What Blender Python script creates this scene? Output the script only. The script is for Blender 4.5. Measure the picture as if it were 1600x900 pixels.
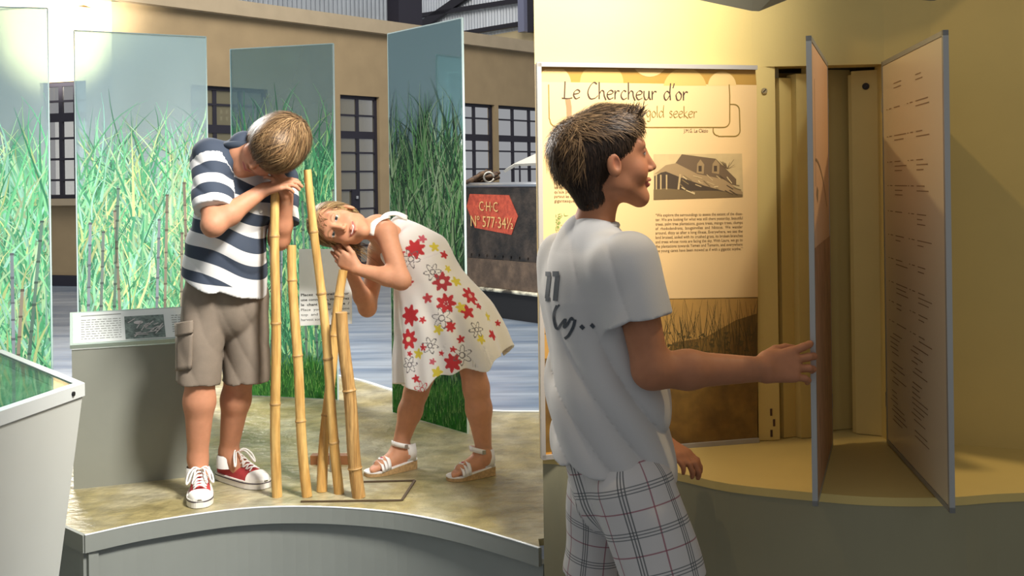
import bpy, math, random
import numpy as np
from mathutils import Vector, Matrix

for o in list(bpy.data.objects):
    bpy.data.objects.remove(o)
scene = bpy.context.scene
COLL = scene.collection

# ------------------------------------------------------------------ camera
FPX = 1700.0
ROLL = 0.014
HY = 287.0
CAMZ = 1.43
CAM = np.array([0.0, 0.0, CAMZ])
VR = np.array([math.cos(ROLL), 0, -math.sin(ROLL)])
VU = np.array([math.sin(ROLL), 0, math.cos(ROLL)])
VF = np.array([0.0, 1.0, 0.0])
cd = bpy.data.cameras.new('camera')
cam = bpy.data.objects.new('camera', cd)
COLL.objects.link(cam)
cd.sensor_fit = 'HORIZONTAL'
cd.sensor_width = 36
cd.lens = 36 * FPX / 1600
cd.shift_y = -(450 - HY) / 1600
cd.clip_start = 0.05
cd.clip_end = 200
cam.matrix_world = Matrix(((VR[0], VU[0], -VF[0], 0), (VR[1], VU[1], -VF[1], 0), (VR[2], VU[2], -VF[2], CAMZ), (0, 0, 0, 1)))
scene.camera = cam

# ------------------------------------------------------------------ world and lights
scene.view_settings.view_transform = 'Standard'
scene.view_settings.look = 'None'
scene.view_settings.gamma = 1
scene.view_settings.use_curve_mapping = False
scene.view_settings.exposure = 0.0
w = bpy.data.worlds.new('daylight')
scene.world = w
w.use_nodes = True
w.node_tree.nodes['Background'].inputs[0].default_value = (0.95, 0.965, 1.0, 1)
w.node_tree.nodes['Background'].inputs[1].default_value = 0.42

def lamp(name, kind, loc, target, energy, color=(1, 1, 1), size=0.1, spot=None, blend=0.3):
    l = bpy.data.lights.new(name, kind)
    l.energy = energy
    l.color = color
    if kind == 'AREA':
        l.size = size
    else:
        l.shadow_soft_size = size
    if spot:
        l.spot_size = math.radians(spot)
        l.spot_blend = blend
    o = bpy.data.objects.new(name, l)
    COLL.objects.link(o)
    o.location = loc
    o.rotation_euler = (Vector(target) - Vector(loc)).to_track_quat('-Z', 'Y').to_euler()
    return o
lamp('window_daylight', 'AREA', (-4.4, 8.6, 4.7), (-0.6, 3.4, 0.9), 850, (1, 0.97, 0.92), 2.4)
lamp('gallery_key_spot', 'SPOT', (0.75, 1.9, 3.3), (-0.8, 3.8, 0.9), 1000, (1, 0.97, 0.93), 0.35, 49, 0.5)
lamp('alcove_spot', 'SPOT', (-0.50, 2.66, 3.50), (0.88, 3.0, 1.30), 60, (1, 0.77, 0.43), 0.03, 52, 0.35)
lamp('alcove_spot', 'SPOT', (2.07, 2.66, 3.50), (0.85, 3.0, 1.35), 105, (1, 0.77, 0.43), 0.03, 54, 0.35)
lamp('bay_spot', 'SPOT', (-6.9, 12.0, 3.2), (-6.75, 16.2, 4.05), 13000, (1, 0.93, 0.78), 0.15, 36, 0.8)
lamp('hall_daylight', 'AREA', (-1.0, 11.0, 8.5), (-1.0, 17.5, 1.5), 850, (1, 0.94, 0.86), 5)

# ------------------------------------------------------------------ pixel measurements -> place
def ray(px, py):
    return VF + (px - 800) / FPX * VR - (py - HY) / FPX * VU
def P(px, py, d):
    return CAM + d * ray(px, py)
def onz(px, py, z):
    r = ray(px, py)
    return CAM + r * ((z - CAMZ) / r[2])
def onpl(px, py, p0, n, lift=0.0):
    r = ray(px, py)
    t = np.dot(p0 - CAM, n) / np.dot(r, n)
    return CAM + r * t + n * lift
def unit(v):
    v = np.asarray(v, float)
    return v / np.linalg.norm(v)
def lin(h):
    h = h.lstrip('#')
    out = []
    for i in (0, 2, 4):
        s = int(h[i:i + 2], 16) / 255
        out.append(s / 12.92 if s <= 0.04045 else ((s + 0.055) / 1.055) ** 2.4)
    return tuple(out)

# ------------------------------------------------------------------ materials
MATS = {}
def mat(name, col='#888888', rough=0.6, metal=0.0, var=0.0, vscale=20, stretch=(1, 1, 1), bump=0.0, bscale=80, col2=None,
        attr=None, trans=0.0, spec=0.5, sheen=0.0, sss=0.0, emit=0.0):
    if name in MATS:
        return MATS[name]
    m = bpy.data.materials.new(name)
    m.use_nodes = True
    nt = m.node_tree
    b = nt.nodes['Principled BSDF']
    N, L = nt.nodes.new, nt.links.new
    c1 = lin(col) if isinstance(col, str) else col
    b.inputs['Base Color'].default_value = (*c1, 1)
    b.inputs['Roughness'].default_value = rough
    b.inputs['Metallic'].default_value = metal
    b.inputs['Specular IOR Level'].default_value = spec
    if sheen:
        b.inputs['Sheen Weight'].default_value = sheen
    if sss:
        b.inputs['Subsurface Weight'].default_value = sss
        b.inputs['Subsurface Radius'].default_value = (0.02, 0.008, 0.004)
        b.inputs['Subsurface Scale'].default_value = 0.3
    if emit:
        b.inputs['Emission Color'].default_value = (*c1, 1)
        b.inputs['Emission Strength'].default_value = emit
    tc = N('ShaderNodeTexCoord')
    mp = N('ShaderNodeMapping')
    mp.inputs['Scale'].default_value = stretch
    L(tc.outputs['Object'], mp.inputs[0])
    csock = None
    if attr:
        a = N('ShaderNodeVertexColor')
        a.layer_name = attr
        csock = a.outputs[0]
    if var or col2:
        n = N('ShaderNodeTexNoise')
        n.inputs['Scale'].default_value = vscale
        n.inputs['Detail'].default_value = 5
        L(mp.outputs[0], n.inputs['Vector'])
        if col2:
            r = N('ShaderNodeValToRGB')
            r.color_ramp.elements[0].position = 0.38
            r.color_ramp.elements[1].position = 0.62
            r.color_ramp.elements[0].color = (*c1, 1)
            r.color_ramp.elements[1].color = (*lin(col2), 1)
            L(n.outputs[0], r.inputs[0])
            csock = r.outputs[0]
        if var:
            h = N('ShaderNodeHueSaturation')
            mr = N('ShaderNodeMapRange')
            mr.inputs[1].default_value = 0.3
            mr.inputs[2].default_value = 0.7
            mr.inputs[3].default_value = 1 - var
            mr.inputs[4].default_value = 1 + var
            n2 = n if not col2 else N('ShaderNodeTexNoise')
            if col2:
                n2.inputs['Scale'].default_value = vscale * 3.1
                n2.inputs['Detail'].default_value = 6
                L(mp.outputs[0], n2.inputs['Vector'])
            L(n2.outputs[0], mr.inputs[0])
            L(mr.outputs[0], h.inputs['Value'])
            if csock is not None:
                L(csock, h.inputs['Color'])
            else:
                h.inputs['Color'].default_value = (*c1, 1)
            csock = h.outputs[0]
    if csock is not None:
        L(csock, b.inputs['Base Color'])
    if bump:
        nb = N('ShaderNodeTexNoise')
        nb.inputs['Scale'].default_value = bscale
        nb.inputs['Detail'].default_value = 6
        L(mp.outputs[0], nb.inputs['Vector'])
        bp = N('ShaderNodeBump')
        bp.inputs['Strength'].default_value = bump
        bp.inputs['Distance'].default_value = 0.02
        L(nb.outputs[0], bp.inputs['Height'])
        L(bp.outputs[0], b.inputs['Normal'])
    if trans:       # thin translucent sheet (paper, cloth, printed film)
        t = N('ShaderNodeBsdfTranslucent')
        mx = N('ShaderNodeMixShader')
        mx.inputs[0].default_value = trans
        if csock is not None:
            L(csock, t.inputs[0])
        else:
            t.inputs[0].default_value = (*c1, 1)
        L(b.outputs[0], mx.inputs[1])
        L(t.outputs[0], mx.inputs[2])
        L(mx.outputs[0], nt.nodes['Material Output'].inputs[0])
    MATS[name] = m
    return m

def glass_mat(name, tint, haze, hazecol, gloss=0.08, rough=0.03, attr=None):
    """thin sheet: tinted see-through + a share of diffuse haze + a share of mirror"""
    if name in MATS:
        return MATS[name]
    m = bpy.data.materials.new(name)
    m.use_nodes = True
    nt = m.node_tree
    N, L = nt.nodes.new, nt.links.new
    nt.nodes.remove(nt.nodes['Principled BSDF'])
    t = N('ShaderNodeBsdfTransparent')
    t.inputs[0].default_value = (*lin(tint), 1)
    d = N('ShaderNodeBsdfDiffuse')
    tl = N('ShaderNodeBsdfTranslucent')
    if attr:
        a = N('ShaderNodeVertexColor')
        a.layer_name = attr
        L(a.outputs[0], d.inputs[0])
        L(a.outputs[0], tl.inputs[0])
    else:
        d.inputs[0].default_value = (*lin(hazecol), 1)
        tl.inputs[0].default_value = (*lin(hazecol), 1)
    dm = N('ShaderNodeMixShader')
    dm.inputs[0].default_value = 0.55
    L(d.outputs[0], dm.inputs[1])
    L(tl.outputs[0], dm.inputs[2])
    g = N('ShaderNodeBsdfGlossy')
    g.inputs['Roughness'].default_value = rough
    m1 = N('ShaderNodeMixShader')
    if attr:
        L(a.outputs[1], m1.inputs[0])
    else:
        m1.inputs[0].default_value = haze
    L(t.outputs[0], m1.inputs[1])
    L(dm.outputs[0], m1.inputs[2])
    m2 = N('ShaderNodeMixShader')
    fr = N('ShaderNodeFresnel')
    mm = N('ShaderNodeMath')
    mm.operation = 'MULTIPLY'
    mm.inputs[1].default_value = gloss / 0.04
    mm.use_clamp = True
    L(fr.outputs[0], mm.inputs[0])
    L(mm.outputs[0], m2.inputs[0])
    L(m1.outputs[0], m2.inputs[1])
    L(g.outputs[0], m2.inputs[2])
    L(m2.outputs[0], nt.nodes['Material Output'].inputs[0])
    MATS[name] = m
    return m

# ------------------------------------------------------------------ objects
def tag(o, label=None, cat=None, group=None, kind=None):
    if label: o['label'] = label
    if cat: o['category'] = cat
    if group: o['group'] = group
    if kind: o['kind'] = kind
    return o
def empty(name, loc, label=None, cat=None, group=None, kind=None):
    o = bpy.data.objects.new(name, None)
    COLL.objects.link(o)
    o.location = [float(v) for v in loc]
    o.empty_display_size = 0.1
    return tag(o, label, cat, group, kind)
def wm(o):
    m = Matrix.Translation(o.location)
    return wm(o.parent) @ o.matrix_parent_inverse @ m if o.parent else m
def attach(o, parent):
    if parent is not None:
        o.parent = parent
        o.matrix_parent_inverse = wm(parent).inverted()
    return o
def mesh(name, V, F, m=None, parent=None, smooth=False, col=None, attrs=None):
    me = bpy.data.meshes.new(name)
    V = np.asarray(V, float).reshape(-1, 3)
    if isinstance(F, np.ndarray) and F.ndim == 2:
        nv, nf, k = len(V), len(F), F.shape[1]
        me.vertices.add(nv)
        me.vertices.foreach_set('co', V.ravel())
        me.loops.add(nf * k)
        me.loops.foreach_set('vertex_index', F.astype(np.int32).ravel())
        me.polygons.add(nf)
        me.polygons.foreach_set('loop_start', np.arange(0, nf * k, k, dtype=np.int32))
        me.update(calc_edges=True)
    else:
        me.from_pydata([tuple(v) for v in V], [], [tuple(int(i) for i in f) for f in F])
        me.update()
    if smooth:
        me.polygons.foreach_set('use_smooth', np.ones(len(me.polygons), bool))
    if col is not None:
        c = np.asarray(col, float)
        if c.shape[1] == 3:
            c = np.hstack([c, np.ones((len(c), 1))])
        a = me.color_attributes.new('Col', 'FLOAT_COLOR', 'POINT')
        a.data.foreach_set('color', c.ravel())
    for k, v in (attrs or {}).items():
        a = me.attributes.new(k, 'FLOAT_VECTOR', 'POINT')
        a.data.foreach_set('vector', np.asarray(v, float).ravel())
    if m is not None:
        for mm in (m if isinstance(m, (list, tuple)) else [m]):
            me.materials.append(mm)
    o = bpy.data.objects.new(name, me)
    COLL.objects.link(o)
    return attach(o, parent)

EX, EY, EZ = np.eye(3)
class MB:
    def __init__(s):
        s.V, s.F, s.C = [], [], []
    def add(s, V, F, col=None):
        n = len(s.V)
        s.V += [np.asarray(v, float) for v in V]
        s.F += [tuple(i + n for i in f) for f in F]
        if col is not None:
            s.C += [tuple(col)] * len(V)
        return s
    def box(s, c, size, ax=(EX, EY, EZ), col=None):
        c = np.asarray(c, float)
        h = [np.asarray(a, float) * (z / 2) for a, z in zip(ax, size)]
        V = [c + i * h[0] + j * h[1] + k * h[2] for k in (-1, 1) for j in (-1, 1) for i in (-1, 1)]
        return s.add(V, [(0, 2, 3, 1), (4, 5, 7, 6), (0, 1, 5, 4), (2, 6, 7, 3), (0, 4, 6, 2), (1, 3, 7, 5)], col)
    def bar(s, a, b, w, h, up=EZ):
        a, b = np.asarray(a, float), np.asarray(b, float)
        d = unit(b - a)
        u = np.asarray(up, float)
        if abs(np.dot(u, d)) > 0.95:
            u = EY
        x = unit(np.cross(d, u))
        u = np.cross(x, d)
        return s.box((a + b) / 2, (np.linalg.norm(b - a), w, h), (d, x, u))
    def prism(s, poly, z0, z1):
        n = len(poly)
        V = [(p[0], p[1], z0) for p in poly] + [(p[0], p[1], z1) for p in poly]
        F = [tuple(range(n))[::-1], tuple(range(n, 2 * n))] + [(i, (i + 1) % n, n + (i + 1) % n, n + i) for i in range(n)]
        return s.add(V, F)
    def slab(s, pts, thick):
        """polygon in space given a thickness along its normal (away from the seen side)"""
        pts = [np.asarray(p, float) for p in pts]
        n = unit(np.cross(pts[1] - pts[0], pts[2] - pts[0]))
        k = len(pts)
        V = pts + [p - n * thick for p in pts]
        F = [tuple(range(k)), tuple(range(k, 2 * k))[::-1]] + [(i, k + i, k + (i + 1) % k, (i + 1) % k) for i in range(k)]
        return s.add(V, F)
    def tube(s, path, rad, n=10, cap=True, flat=None, col=None):
        """flat=(vector, ratio): squash the section along a direction"""
        path = [np.asarray(p, float) for p in path]
        if np.isscalar(rad):
            rad = [rad] * len(path)
        V, F = [], []
        up = None
        for i, p in enumerate(path):
            d = unit(path[min(i + 1, len(path) - 1)] - path[max(i - 1, 0)])
            if up is None:
                up = EZ if abs(d[2]) < 0.9 else EX
            x = unit(np.cross(d, up))
            up = unit(np.cross(x, d))
            for k in range(n):
                a = 2 * math.pi * k / n
                q = rad[i] * (math.cos(a) * x + math.sin(a) * up)
                if flat is not None:
                    q = q - flat[0] * np.dot(q, flat[0]) * (1 - flat[1])
                V.append(p + q)
        m = len(path)
        for i in range(m - 1):
            for k in range(n):
                F.append((i * n + k, i * n + (k + 1) % n, (i + 1) * n + (k + 1) % n, (i + 1) * n + k))
        if cap:
            F.append(tuple(range(n))[::-1])
            F.append(tuple((m - 1) * n + k for k in range(n)))
        return s.add(V, F, col)
    def quad(s, a, b, c, d, col=None):
        return s.add([a, b, c, d], [(0, 1, 2, 3)], col)
    def build(s, name, m=None, parent=None, smooth=False):
        return mesh(name, s.V, s.F, m, parent, smooth, col=s.C if s.C else None)

def crom(pts, n=6):
    p = [np.asarray(q, float) for q in pts]
    p = [2 * p[0] - p[1]] + p + [2 * p[-1] - p[-2]]
    out = []
    for i in range(1, len(p) - 2):
        for k in range(n):
            t = k / n
            a, b, c, d = p[i - 1:i + 3]
            out.append(0.5 * (2 * b + (c - a) * t + (2 * a - 5 * b + 4 * c - d) * t * t + (3 * b - a - 3 * c + d) * t ** 3))
    out.append(p[-2])
    return out

# printed flat things ------------------------------------------------
def text(name, s, org, xd, ud, size, m, parent, align='LEFT', shear=0.0, spacing=1.0, bold=0.0, fit=None):
    cu = bpy.data.curves.new(name, 'FONT')
    cu.body = s
    cu.size = size
    cu.align_x = align
    cu.shear = shear
    cu.space_character = spacing
    cu.offset = bold
    cu.resolution_u = 2
    to = bpy.data.objects.new(name, cu)
    COLL.objects.link(to)
    dg = bpy.context.evaluated_depsgraph_get()
    me = bpy.data.meshes.new_from_object(to.evaluated_get(dg))
    bpy.data.objects.remove(to)
    V = np.zeros(len(me.vertices) * 3)
    me.vertices.foreach_get('co', V)
    V = V.reshape(-1, 3)
    if fit and len(V):
        V[:, 0] = (V[:, 0] - V[:, 0].min()) * fit / max(1e-6, V[:, 0].max() - V[:, 0].min())
    F = [tuple(p.vertices) for p in me.polygons]
    bpy.data.meshes.remove(me)
    W = np.asarray(org) + V[:, :1] * np.asarray(xd) + V[:, 1:2] * np.asarray(ud)
    return W, F
GL = {'L': (1.05, [[(.15, 1.9), (.1, .9), (.05, .05)], [(-.25, .05), (.4, 0), (.95, .1)]]),
 'e': (.85, [[(.05, .5), (.6, .62), (.72, .85), (.45, 1), (.12, .75), (.05, .35), (.3, 0), (.75, .2)]]),
 'C': (1.3, [[(1.15, 1.65), (.8, 1.85), (.35, 1.4), (.1, .7), (.35, .05), (.9, .1), (1.25, .4)]]),
 'h': (.95, [[(.1, 1.9), (.1, 1), (.08, 0)], [(.1, .55), (.35, .95), (.6, .85), (.65, .4), (.85, -.1)]]),
 'r': (.72, [[(.1, 1), (.1, .5), (.08, 0)], [(.1, .55), (.35, .95), (.62, .9)]]),
 'c': (.82, [[(.65, .85), (.4, 1), (.1, .65), (.1, .25), (.35, 0), (.75, .2)]]),
 'u': (.95, [[(.1, 1), (.1, .35), (.3, 0), (.6, .25), (.68, 1)], [(.68, 1), (.7, .3), (.85, 0)]]),
 'd': (1.0, [[(.7, .8), (.4, 1), (.08, .6), (.15, .1), (.4, .05), (.7, .5)], [(.85, 1.9), (.75, .9), (.8, 0)]]),
 "'": (.4, [[(.28, 1.9), (.2, 1.6), (.1, 1.35)]]),
 'o': (.85, [[(.4, 1), (.08, .6), (.2, .05), (.55, .1), (.7, .6), (.4, 1)]]),
 'g': (.85, [[(.65, .9), (.35, 1), (.08, .55), (.3, .05), (.65, .5)], [(.7, 1), (.65, .1), (.55, -.6), (.1, -.55)]]),
 'l': (.35, [[(.12, 1.8), (.1, .8), (.15, 0)]]),
 's': (.7, [[(.55, .9), (.25, 1), (.15, .7), (.5, .4), (.4, .05), (.05, .08)]]),
 'k': (.8, [[(.1, 1.8), (.1, .9), (.1, 0)], [(.6, 1), (.15, .45), (.75, -.1)]]),
 'T': (1.1, [[(0, 1.8), (.5, 1.84), (1.1, 1.85)], [(.5, 1.8), (.48, .9), (.5, 0)]]), ' ': (.7, [])}
def ribbon2(pts, wid, nib=0.7):
    c = crom(pts, 6)
    V, F = [], []
    for i, p in enumerate(c):
        t = unit(c[min(i + 1, len(c) - 1)] - c[max(i - 1, 0)])
        a = math.atan2(t[1], t[0])
        hw = wid / 2 * (1.0 if nib is None else 0.4 + 0.6 * abs(math.sin(a - nib)))
        q = np.array([-t[1], t[0]]) * hw
        V += [p + q, p - q]
    for i in range(len(c) - 1):
        F.append((2 * i, 2 * i + 1, 2 * i + 3, 2 * i + 2))
    return V, F
def script_text(s, wid=0.16):
    V, F, x = [], [], 0
    for ch in s:
        wd, st = GL[ch]
        for stroke in st:
            v, f = ribbon2(stroke, wid)
            n = len(V)
            V += [(p[0] + x, p[1]) for p in v]
            F += [tuple(i + n for i in g) for g in f]
        x += wd
    return np.array(V), F, x

rnd = random.Random(7)
DECK = 0.43
# ================================================================== THE HALL
M_hallwall = mat('painted_tan_plaster', '#a8926f', 0.85, var=0.06, vscale=3, bump=0.05)
M_cornice = mat('pale_render', '#b5a488', 0.85, var=0.05, vscale=4)
M_steel = mat('dark_painted_steel', '#2a2833', 0.55)
M_pane = glass_mat('window_glass', '#c9c8b4', 0.66, '#b8b090', 0.04)
M_ffloor = mat('polished_blue_grey_concrete', '#66768a', 0.28, col2='#8f9aa6', var=0.16, vscale=1.2, stretch=(0.5, 3, 1), bump=0.05, bscale=30)
M_clad = mat('corrugated_grey_sheet', '#8d949c', 0.5, metal=0.25, var=0.1, vscale=2)
M_cladw = mat('corrugated_pale_sheet', '#dfe6ee', 0.45, metal=0.1, var=0.12, vscale=3, stretch=(6, 6, 0.3))

fl = mesh('floor', [(-14, -3, 0), (14, -3, 0), (14, 34, 0), (-14, 34, 0)], [(0, 1, 2, 3)], M_ffloor)
tag(fl, 'polished blue grey concrete hall floor', kind='structure')

class Wall:
    """a vertical wall plane between two plan points; s runs along it"""
    def __init__(s, a, b):
        s.a = np.array([a[0], a[1], 0.0])
        s.e = unit(np.array([b[0] - a[0], b[1] - a[1], 0]))
        s.n = np.array([s.e[1], -s.e[0], 0])           # towards the camera side
        s.len = math.hypot(b[0] - a[0], b[1] - a[1])
    def pt(s, u, z, off=0.0):
        return s.a + s.e * u + EZ * z + s.n * off
    def sz(s, px, py):
        q = onpl(px, py, s.a, s.n)
        return float(np.dot(q - s.a, s.e)), float(q[2])
    def cut(s, name, u0, u1, z0, z1, holes, th, m, label):
        us = sorted({u0, u1, *[h[0] for h in holes], *[h[1] for h in holes]})
        zs = sorted({z0, z1, *[h[2] for h in holes], *[h[3] for h in holes]})
        b = MB()
        for i in range(len(us) - 1):
            for j in range(len(zs) - 1):
                cu, cz = (us[i] + us[i + 1]) / 2, (zs[j] + zs[j + 1]) / 2
                if any(h[0] < cu < h[1] and h[2] < cz < h[3] for h in holes):
                    continue
                b.box(s.pt(cu, cz, -th / 2), (us[i + 1] - us[i], th, zs[j + 1] - zs[j]), (s.e, s.n, EZ))
        return tag(b.build(name, m), label, kind='structure')
    def bx(s, b, u0, u1, z0, z1, off0, off1):
        return b.box(s.pt((u0 + u1) / 2, (z0 + z1) / 2, (off0 + off1) / 2), (abs(u1 - u0), abs(off1 - off0), abs(z1 - z0)), (s.e, s.n, EZ))

C0 = P(178, 296, 15.9)
C1 = P(836, 287, 23.1)
dirw = unit(C1 - C0)
C2 = C1 + dirw * 4
WB = Wall(C0[:2], C2[:2])
L1 = P(-60, 298, 16.9)
WL = Wall(L1[:2], C0[:2])

def sx(W, px):
    return W.sz(px, 260)[0]
TOPZ = 3.04
doorh = (sx(WB, 533), sx(WB, 594), 0.0, TOPZ)
win_far = (sx(WB, 690), sx(WB, 774), 1.0, TOPZ)
win_far2 = (sx(WB, 780), sx(WB, 858), 1.0, TOPZ)
win_mid = (sx(WB, 300), sx(WB, 420), 1.0, TOPZ)
win_left = (sx(WL, 64), sx(WL, 136), 1.30, TOPZ)
WB.cut('wall_back', 0, WB.len, 0, 4.2, [doorh, win_far, win_far2, win_mid], 0.3, M_hallwall, 'tan plastered hall wall with steel windows')
WL.cut('wall_left', -6, WL.len, 0, 4.2, [win_left], 0.3, M_hallwall, 'brightly lit wall of the hall bay')
b = MB()
WB.bx(b, -0.02, WB.len, 4.18, 4.42, 0.16, -0.3)
WL.bx(b, -6, WL.len + 0.06, 4.18, 4.42, 0.16, -0.3)
tag(b.build('trim_1', M_cornice), 'pale cornice running along the top of the hall wall', kind='structure')
b = MB()
WB.bx(b, 0, doorh[0], 0, 0.16, 0.03, 0)
WB.bx(b, doorh[1], WB.len, 0, 0.16, 0.03, 0)
tag(b.build('baseboard_back', M_steel), 'dark skirting along the hall wall', kind='structure')
b = MB()
WL.bx(b, -6, WL.len, 0, 0.16, 0.03, 0)
tag(b.build('baseboard_left', M_steel), 'dark skirting under the bright bay wall', kind='structure')
b = MB()
WL.bx(b, win_left[0] - 0.1, win_left[1] + 0.1, 1.2, 1.30, 0.12, -0.3)
tag(b.build('trim_2', M_cornice), 'pale window sill on the bay wall', kind='structure')

def steel_window(name, W, hole, cols, rows, thick_row, label, glass, kind='structure'):
    u0, u1, z0, z1 = hole
    root = empty(name, W.pt((u0 + u1) / 2, z0, -0.1), label, kind=kind)
    b = MB()
    t = 0.06
    for (a, c, d, e) in ((u0, u0 + t, z0, z1), (u1 - t, u1, z0, z1), (u0, u1, z0, z0 + t), (u0, u1, z1 - t, z1)):
        W.bx(b, a, c, d, e, -0.07, -0.13)
    b.build('frame', M_steel, root)
    us = [u0 + (u1 - u0) * c for c in cols]
    zs = [z0 + (z1 - z0) * r for r in rows]
    for u in us:
        b = MB()
        W.bx(b, u - 0.035, u + 0.035, z0 + t, z1 - t, -0.08, -0.12)
        b.build('mullion', M_steel, root)
    for k, z in enumerate(zs):
        b = MB()
        hh = 0.065 if k in thick_row else 0.016
        W.bx(b, u0 + t, u1 - t, z - hh, z + hh, -0.075, -0.125)
        b.build('glazing_bar', M_steel, root)
    ue, ze = [u0] + us + [u1], [z0] + zs + [z1]
    for i in range(len(ue) - 1):
        for j in range(len(ze) - 1):
            b = MB()
            W.bx(b, ue[i] + 0.02, ue[i + 1] - 0.02, ze[j] + 0.01, ze[j + 1] - 0.01, -0.098, -0.102)
            b.build('pane', glass, root)
    return root
nd = [0.155 * k / 1.0 for k in range(1, 5)]
dr = steel_window('door_1', WB, doorh, [0.5], [0.115, 0.225, 0.335, 0.445, 0.555, 0.665, 0.77, 0.885], [6], 'dark steel glazed double door with a transom', M_pane)
b = MB()
WB.bx(b, (doorh[0] + doorh[1]) / 2 - 0.16, (doorh[0] + doorh[1]) / 2 - 0.02, 1.02, 1.36, -0.06, -0.13)
b.build('lock_plate', M_steel, dr)
b = MB()
WB.bx(b, (doorh[0] + doorh[1]) / 2 - 0.10, (doorh[0] + doorh[1]) / 2 - 0.05, 1.2, 1.25, -0.02, -0.06)
b.build('door_knob', mat('chrome', '#dddddd', 0.2, metal=1.0), dr)
steel_window('window_1', WB, win_far, [0.33, 0.66], [0.18, 0.36, 0.54, 0.67, 0.86], [3], 'steel window above the black tank, nearer the glass panel', M_pane)
steel_window('window_2', WB, win_far2, [0.33, 0.66], [0.18, 0.36, 0.54, 0.67, 0.86], [3], 'steel window above the black tank, nearer the poster wall', M_pane)
steel_window('window_3', WB, win_mid, [0.33, 0.66], [0.18, 0.36, 0.54, 0.67, 0.86], [3], 'steel window behind the striped shirt boy', M_pane)
M_lit = mat('glowing_daylight_pane', '#ffffff', 0.5, emit=1.25)  # plain white emission, the daylight outside is put into the pane itself
M_dim = glass_mat('bay_top_glass', '#f0f0ea', 0.06, '#8c8578', 0.03)
steel_window('window_4', WL, win_left, [0.36, 0.68], [0.16, 0.34, 0.52, 0.70, 0.84], [3], 'daylit steel window in the bright bay wall', M_dim)

# the rooms behind the windows
b = MB()
WB.bx(b, -0.4, WB.len, -0.0, 4.6, -3.6, -3.5)
tag(b.build('wall_back_room', mat('room_cream', '#a89f86', 0.9, var=0.1, vscale=1.5)), 'cream wall of the room behind the hall windows', kind='structure')
b = MB()
WB.bx(b, -0.4, WB.len, 4.0, 4.1, -3.6, -0.32)
tag(b.build('ceiling_back_room', mat('room_cream')), 'ceiling of the room behind the hall windows', kind='structure')
def lit_window(W, px0, py0, px1, py1, off, n, label):
    q0 = onpl(px0, py1, W.a + W.n * off, W.n)
    q1 = onpl(px1, py0, W.a + W.n * off, W.n)
    u0, u1 = np.dot(q0 - W.a, W.e), np.dot(q1 - W.a, W.e)
    root = empty('window_%d' % n, q0, label, kind='structure')
    b = MB()
    W.bx(b, u0, u1, q0[2], q1[2], off, off + 0.02)
    b.build('pane', M_lit, root)
    b = MB()
    for k in range(4):
        u = u0 + (u1 - u0) * k / 3
        W.bx(b, u - 0.03, u + 0.03, q0[2], q1[2], off + 0.02, off + 0.05)
    for z in (q0[2], (q0[2] + q1[2]) / 2, q1[2]):
        W.bx(b, u0, u1, z - 0.03, z + 0.03, off + 0.02, off + 0.05)
    b.build('frame', M_steel, root)
lit_window(WB, 731, 226, 762, 272, -3.48, 5, 'small bright window seen through the far steel window')
lit_window(WB, 331, 170, 357, 190, -3.48, 6, 'small bright window seen behind the boy in stripes')
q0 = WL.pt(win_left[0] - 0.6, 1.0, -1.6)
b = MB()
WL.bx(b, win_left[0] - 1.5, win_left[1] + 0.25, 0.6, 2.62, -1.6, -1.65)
tag(b.build('window_7', M_lit), 'sunlit outer pane seen through the bay window', kind='structure')  # glowing sheet added so the outside looks white through the window
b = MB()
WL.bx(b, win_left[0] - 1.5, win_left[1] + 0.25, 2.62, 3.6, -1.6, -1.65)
tag(b.build('trim_3', mat('brown_wall', '#8d7f6a', 0.9)), 'brown lintel beyond the bay window', kind='structure')  # one even brown behind the upper bay panes

# upper cladding, steel post, far gable
def corrugated(name, W, u0, u1, z0, z1, off, pitch, depth, m, label):
    n = int((u1 - u0) / pitch * 4)
    V, F = [], []
    for i in range(n + 1):
        u = u0 + (u1 - u0) * i / n
        o = off + depth * math.sin(i * math.pi / 2 + 0.4)
        V += [W.pt(u, z0, o), W.pt(u, z1, o)]
    for i in range(n):
        F.append((2 * i, 2 * i + 2, 2 * i + 3, 2 * i + 1))
    o = mesh(name, V, F, m, smooth=False)
    return tag(o, label, kind='structure')
uc = sx(WB, 636)
corrugated('wall_upper_cladding', WB, 0, uc, 4.42, 6.6, -0.25, 0.10, 0.02, M_clad, 'grey corrugated cladding above the cornice')
b = MB()
WB.bx(b, uc - 0.25, uc + 0.35, 4.425, 6.6, 0.1, -0.21)
tag(b.build('steel_post', M_steel), 'dark steel roof post rising from the cornice', 'post', kind=None)
G0, G1 = P(632, 20, 28.0), P(860, 20, 23.9)
WG = Wall(G0[:2], G1[:2])
corrugated('wall_gable', WG, 0, WG.len, 4.9, 7.6, 0, 0.105, 0.022, M_cladw, 'bright corrugated gable sheet high at the back')
b = MB()
WG.bx(b, 0, WG.len, 3.6, 4.9, 0.03, -0.1)
tag(b.build('wall_gable_lower', mat('cream_plaster', '#e8d6ac', 0.8)), 'cream wall under the corrugated gable sheet', kind='structure')
def rail(name, p, q, w, label):
    b = MB()
    b.bar(onpl(*p, WG.a + WG.n * 0.15, WG.n), onpl(*q, WG.a + WG.n * 0.15, WG.n), 0.1, w)
    return tag(b.build(name, M_steel), label, 'beam')
rail('cladding_rail', (640, 27), (815, 0), 0.10, 'upper dark steel rail across the corrugated gable')
rail('cladding_rail', (640, 66), (815, 37), 0.10, 'lower dark steel rail across the corrugated gable')
rail('roof_brace', (645, 50), (735, -12), 0.22, 'thick diagonal steel brace in front of the gable')
b = MB()
q = onpl(819, 20, WG.a + WG.n * 0.3, WG.n)
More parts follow.
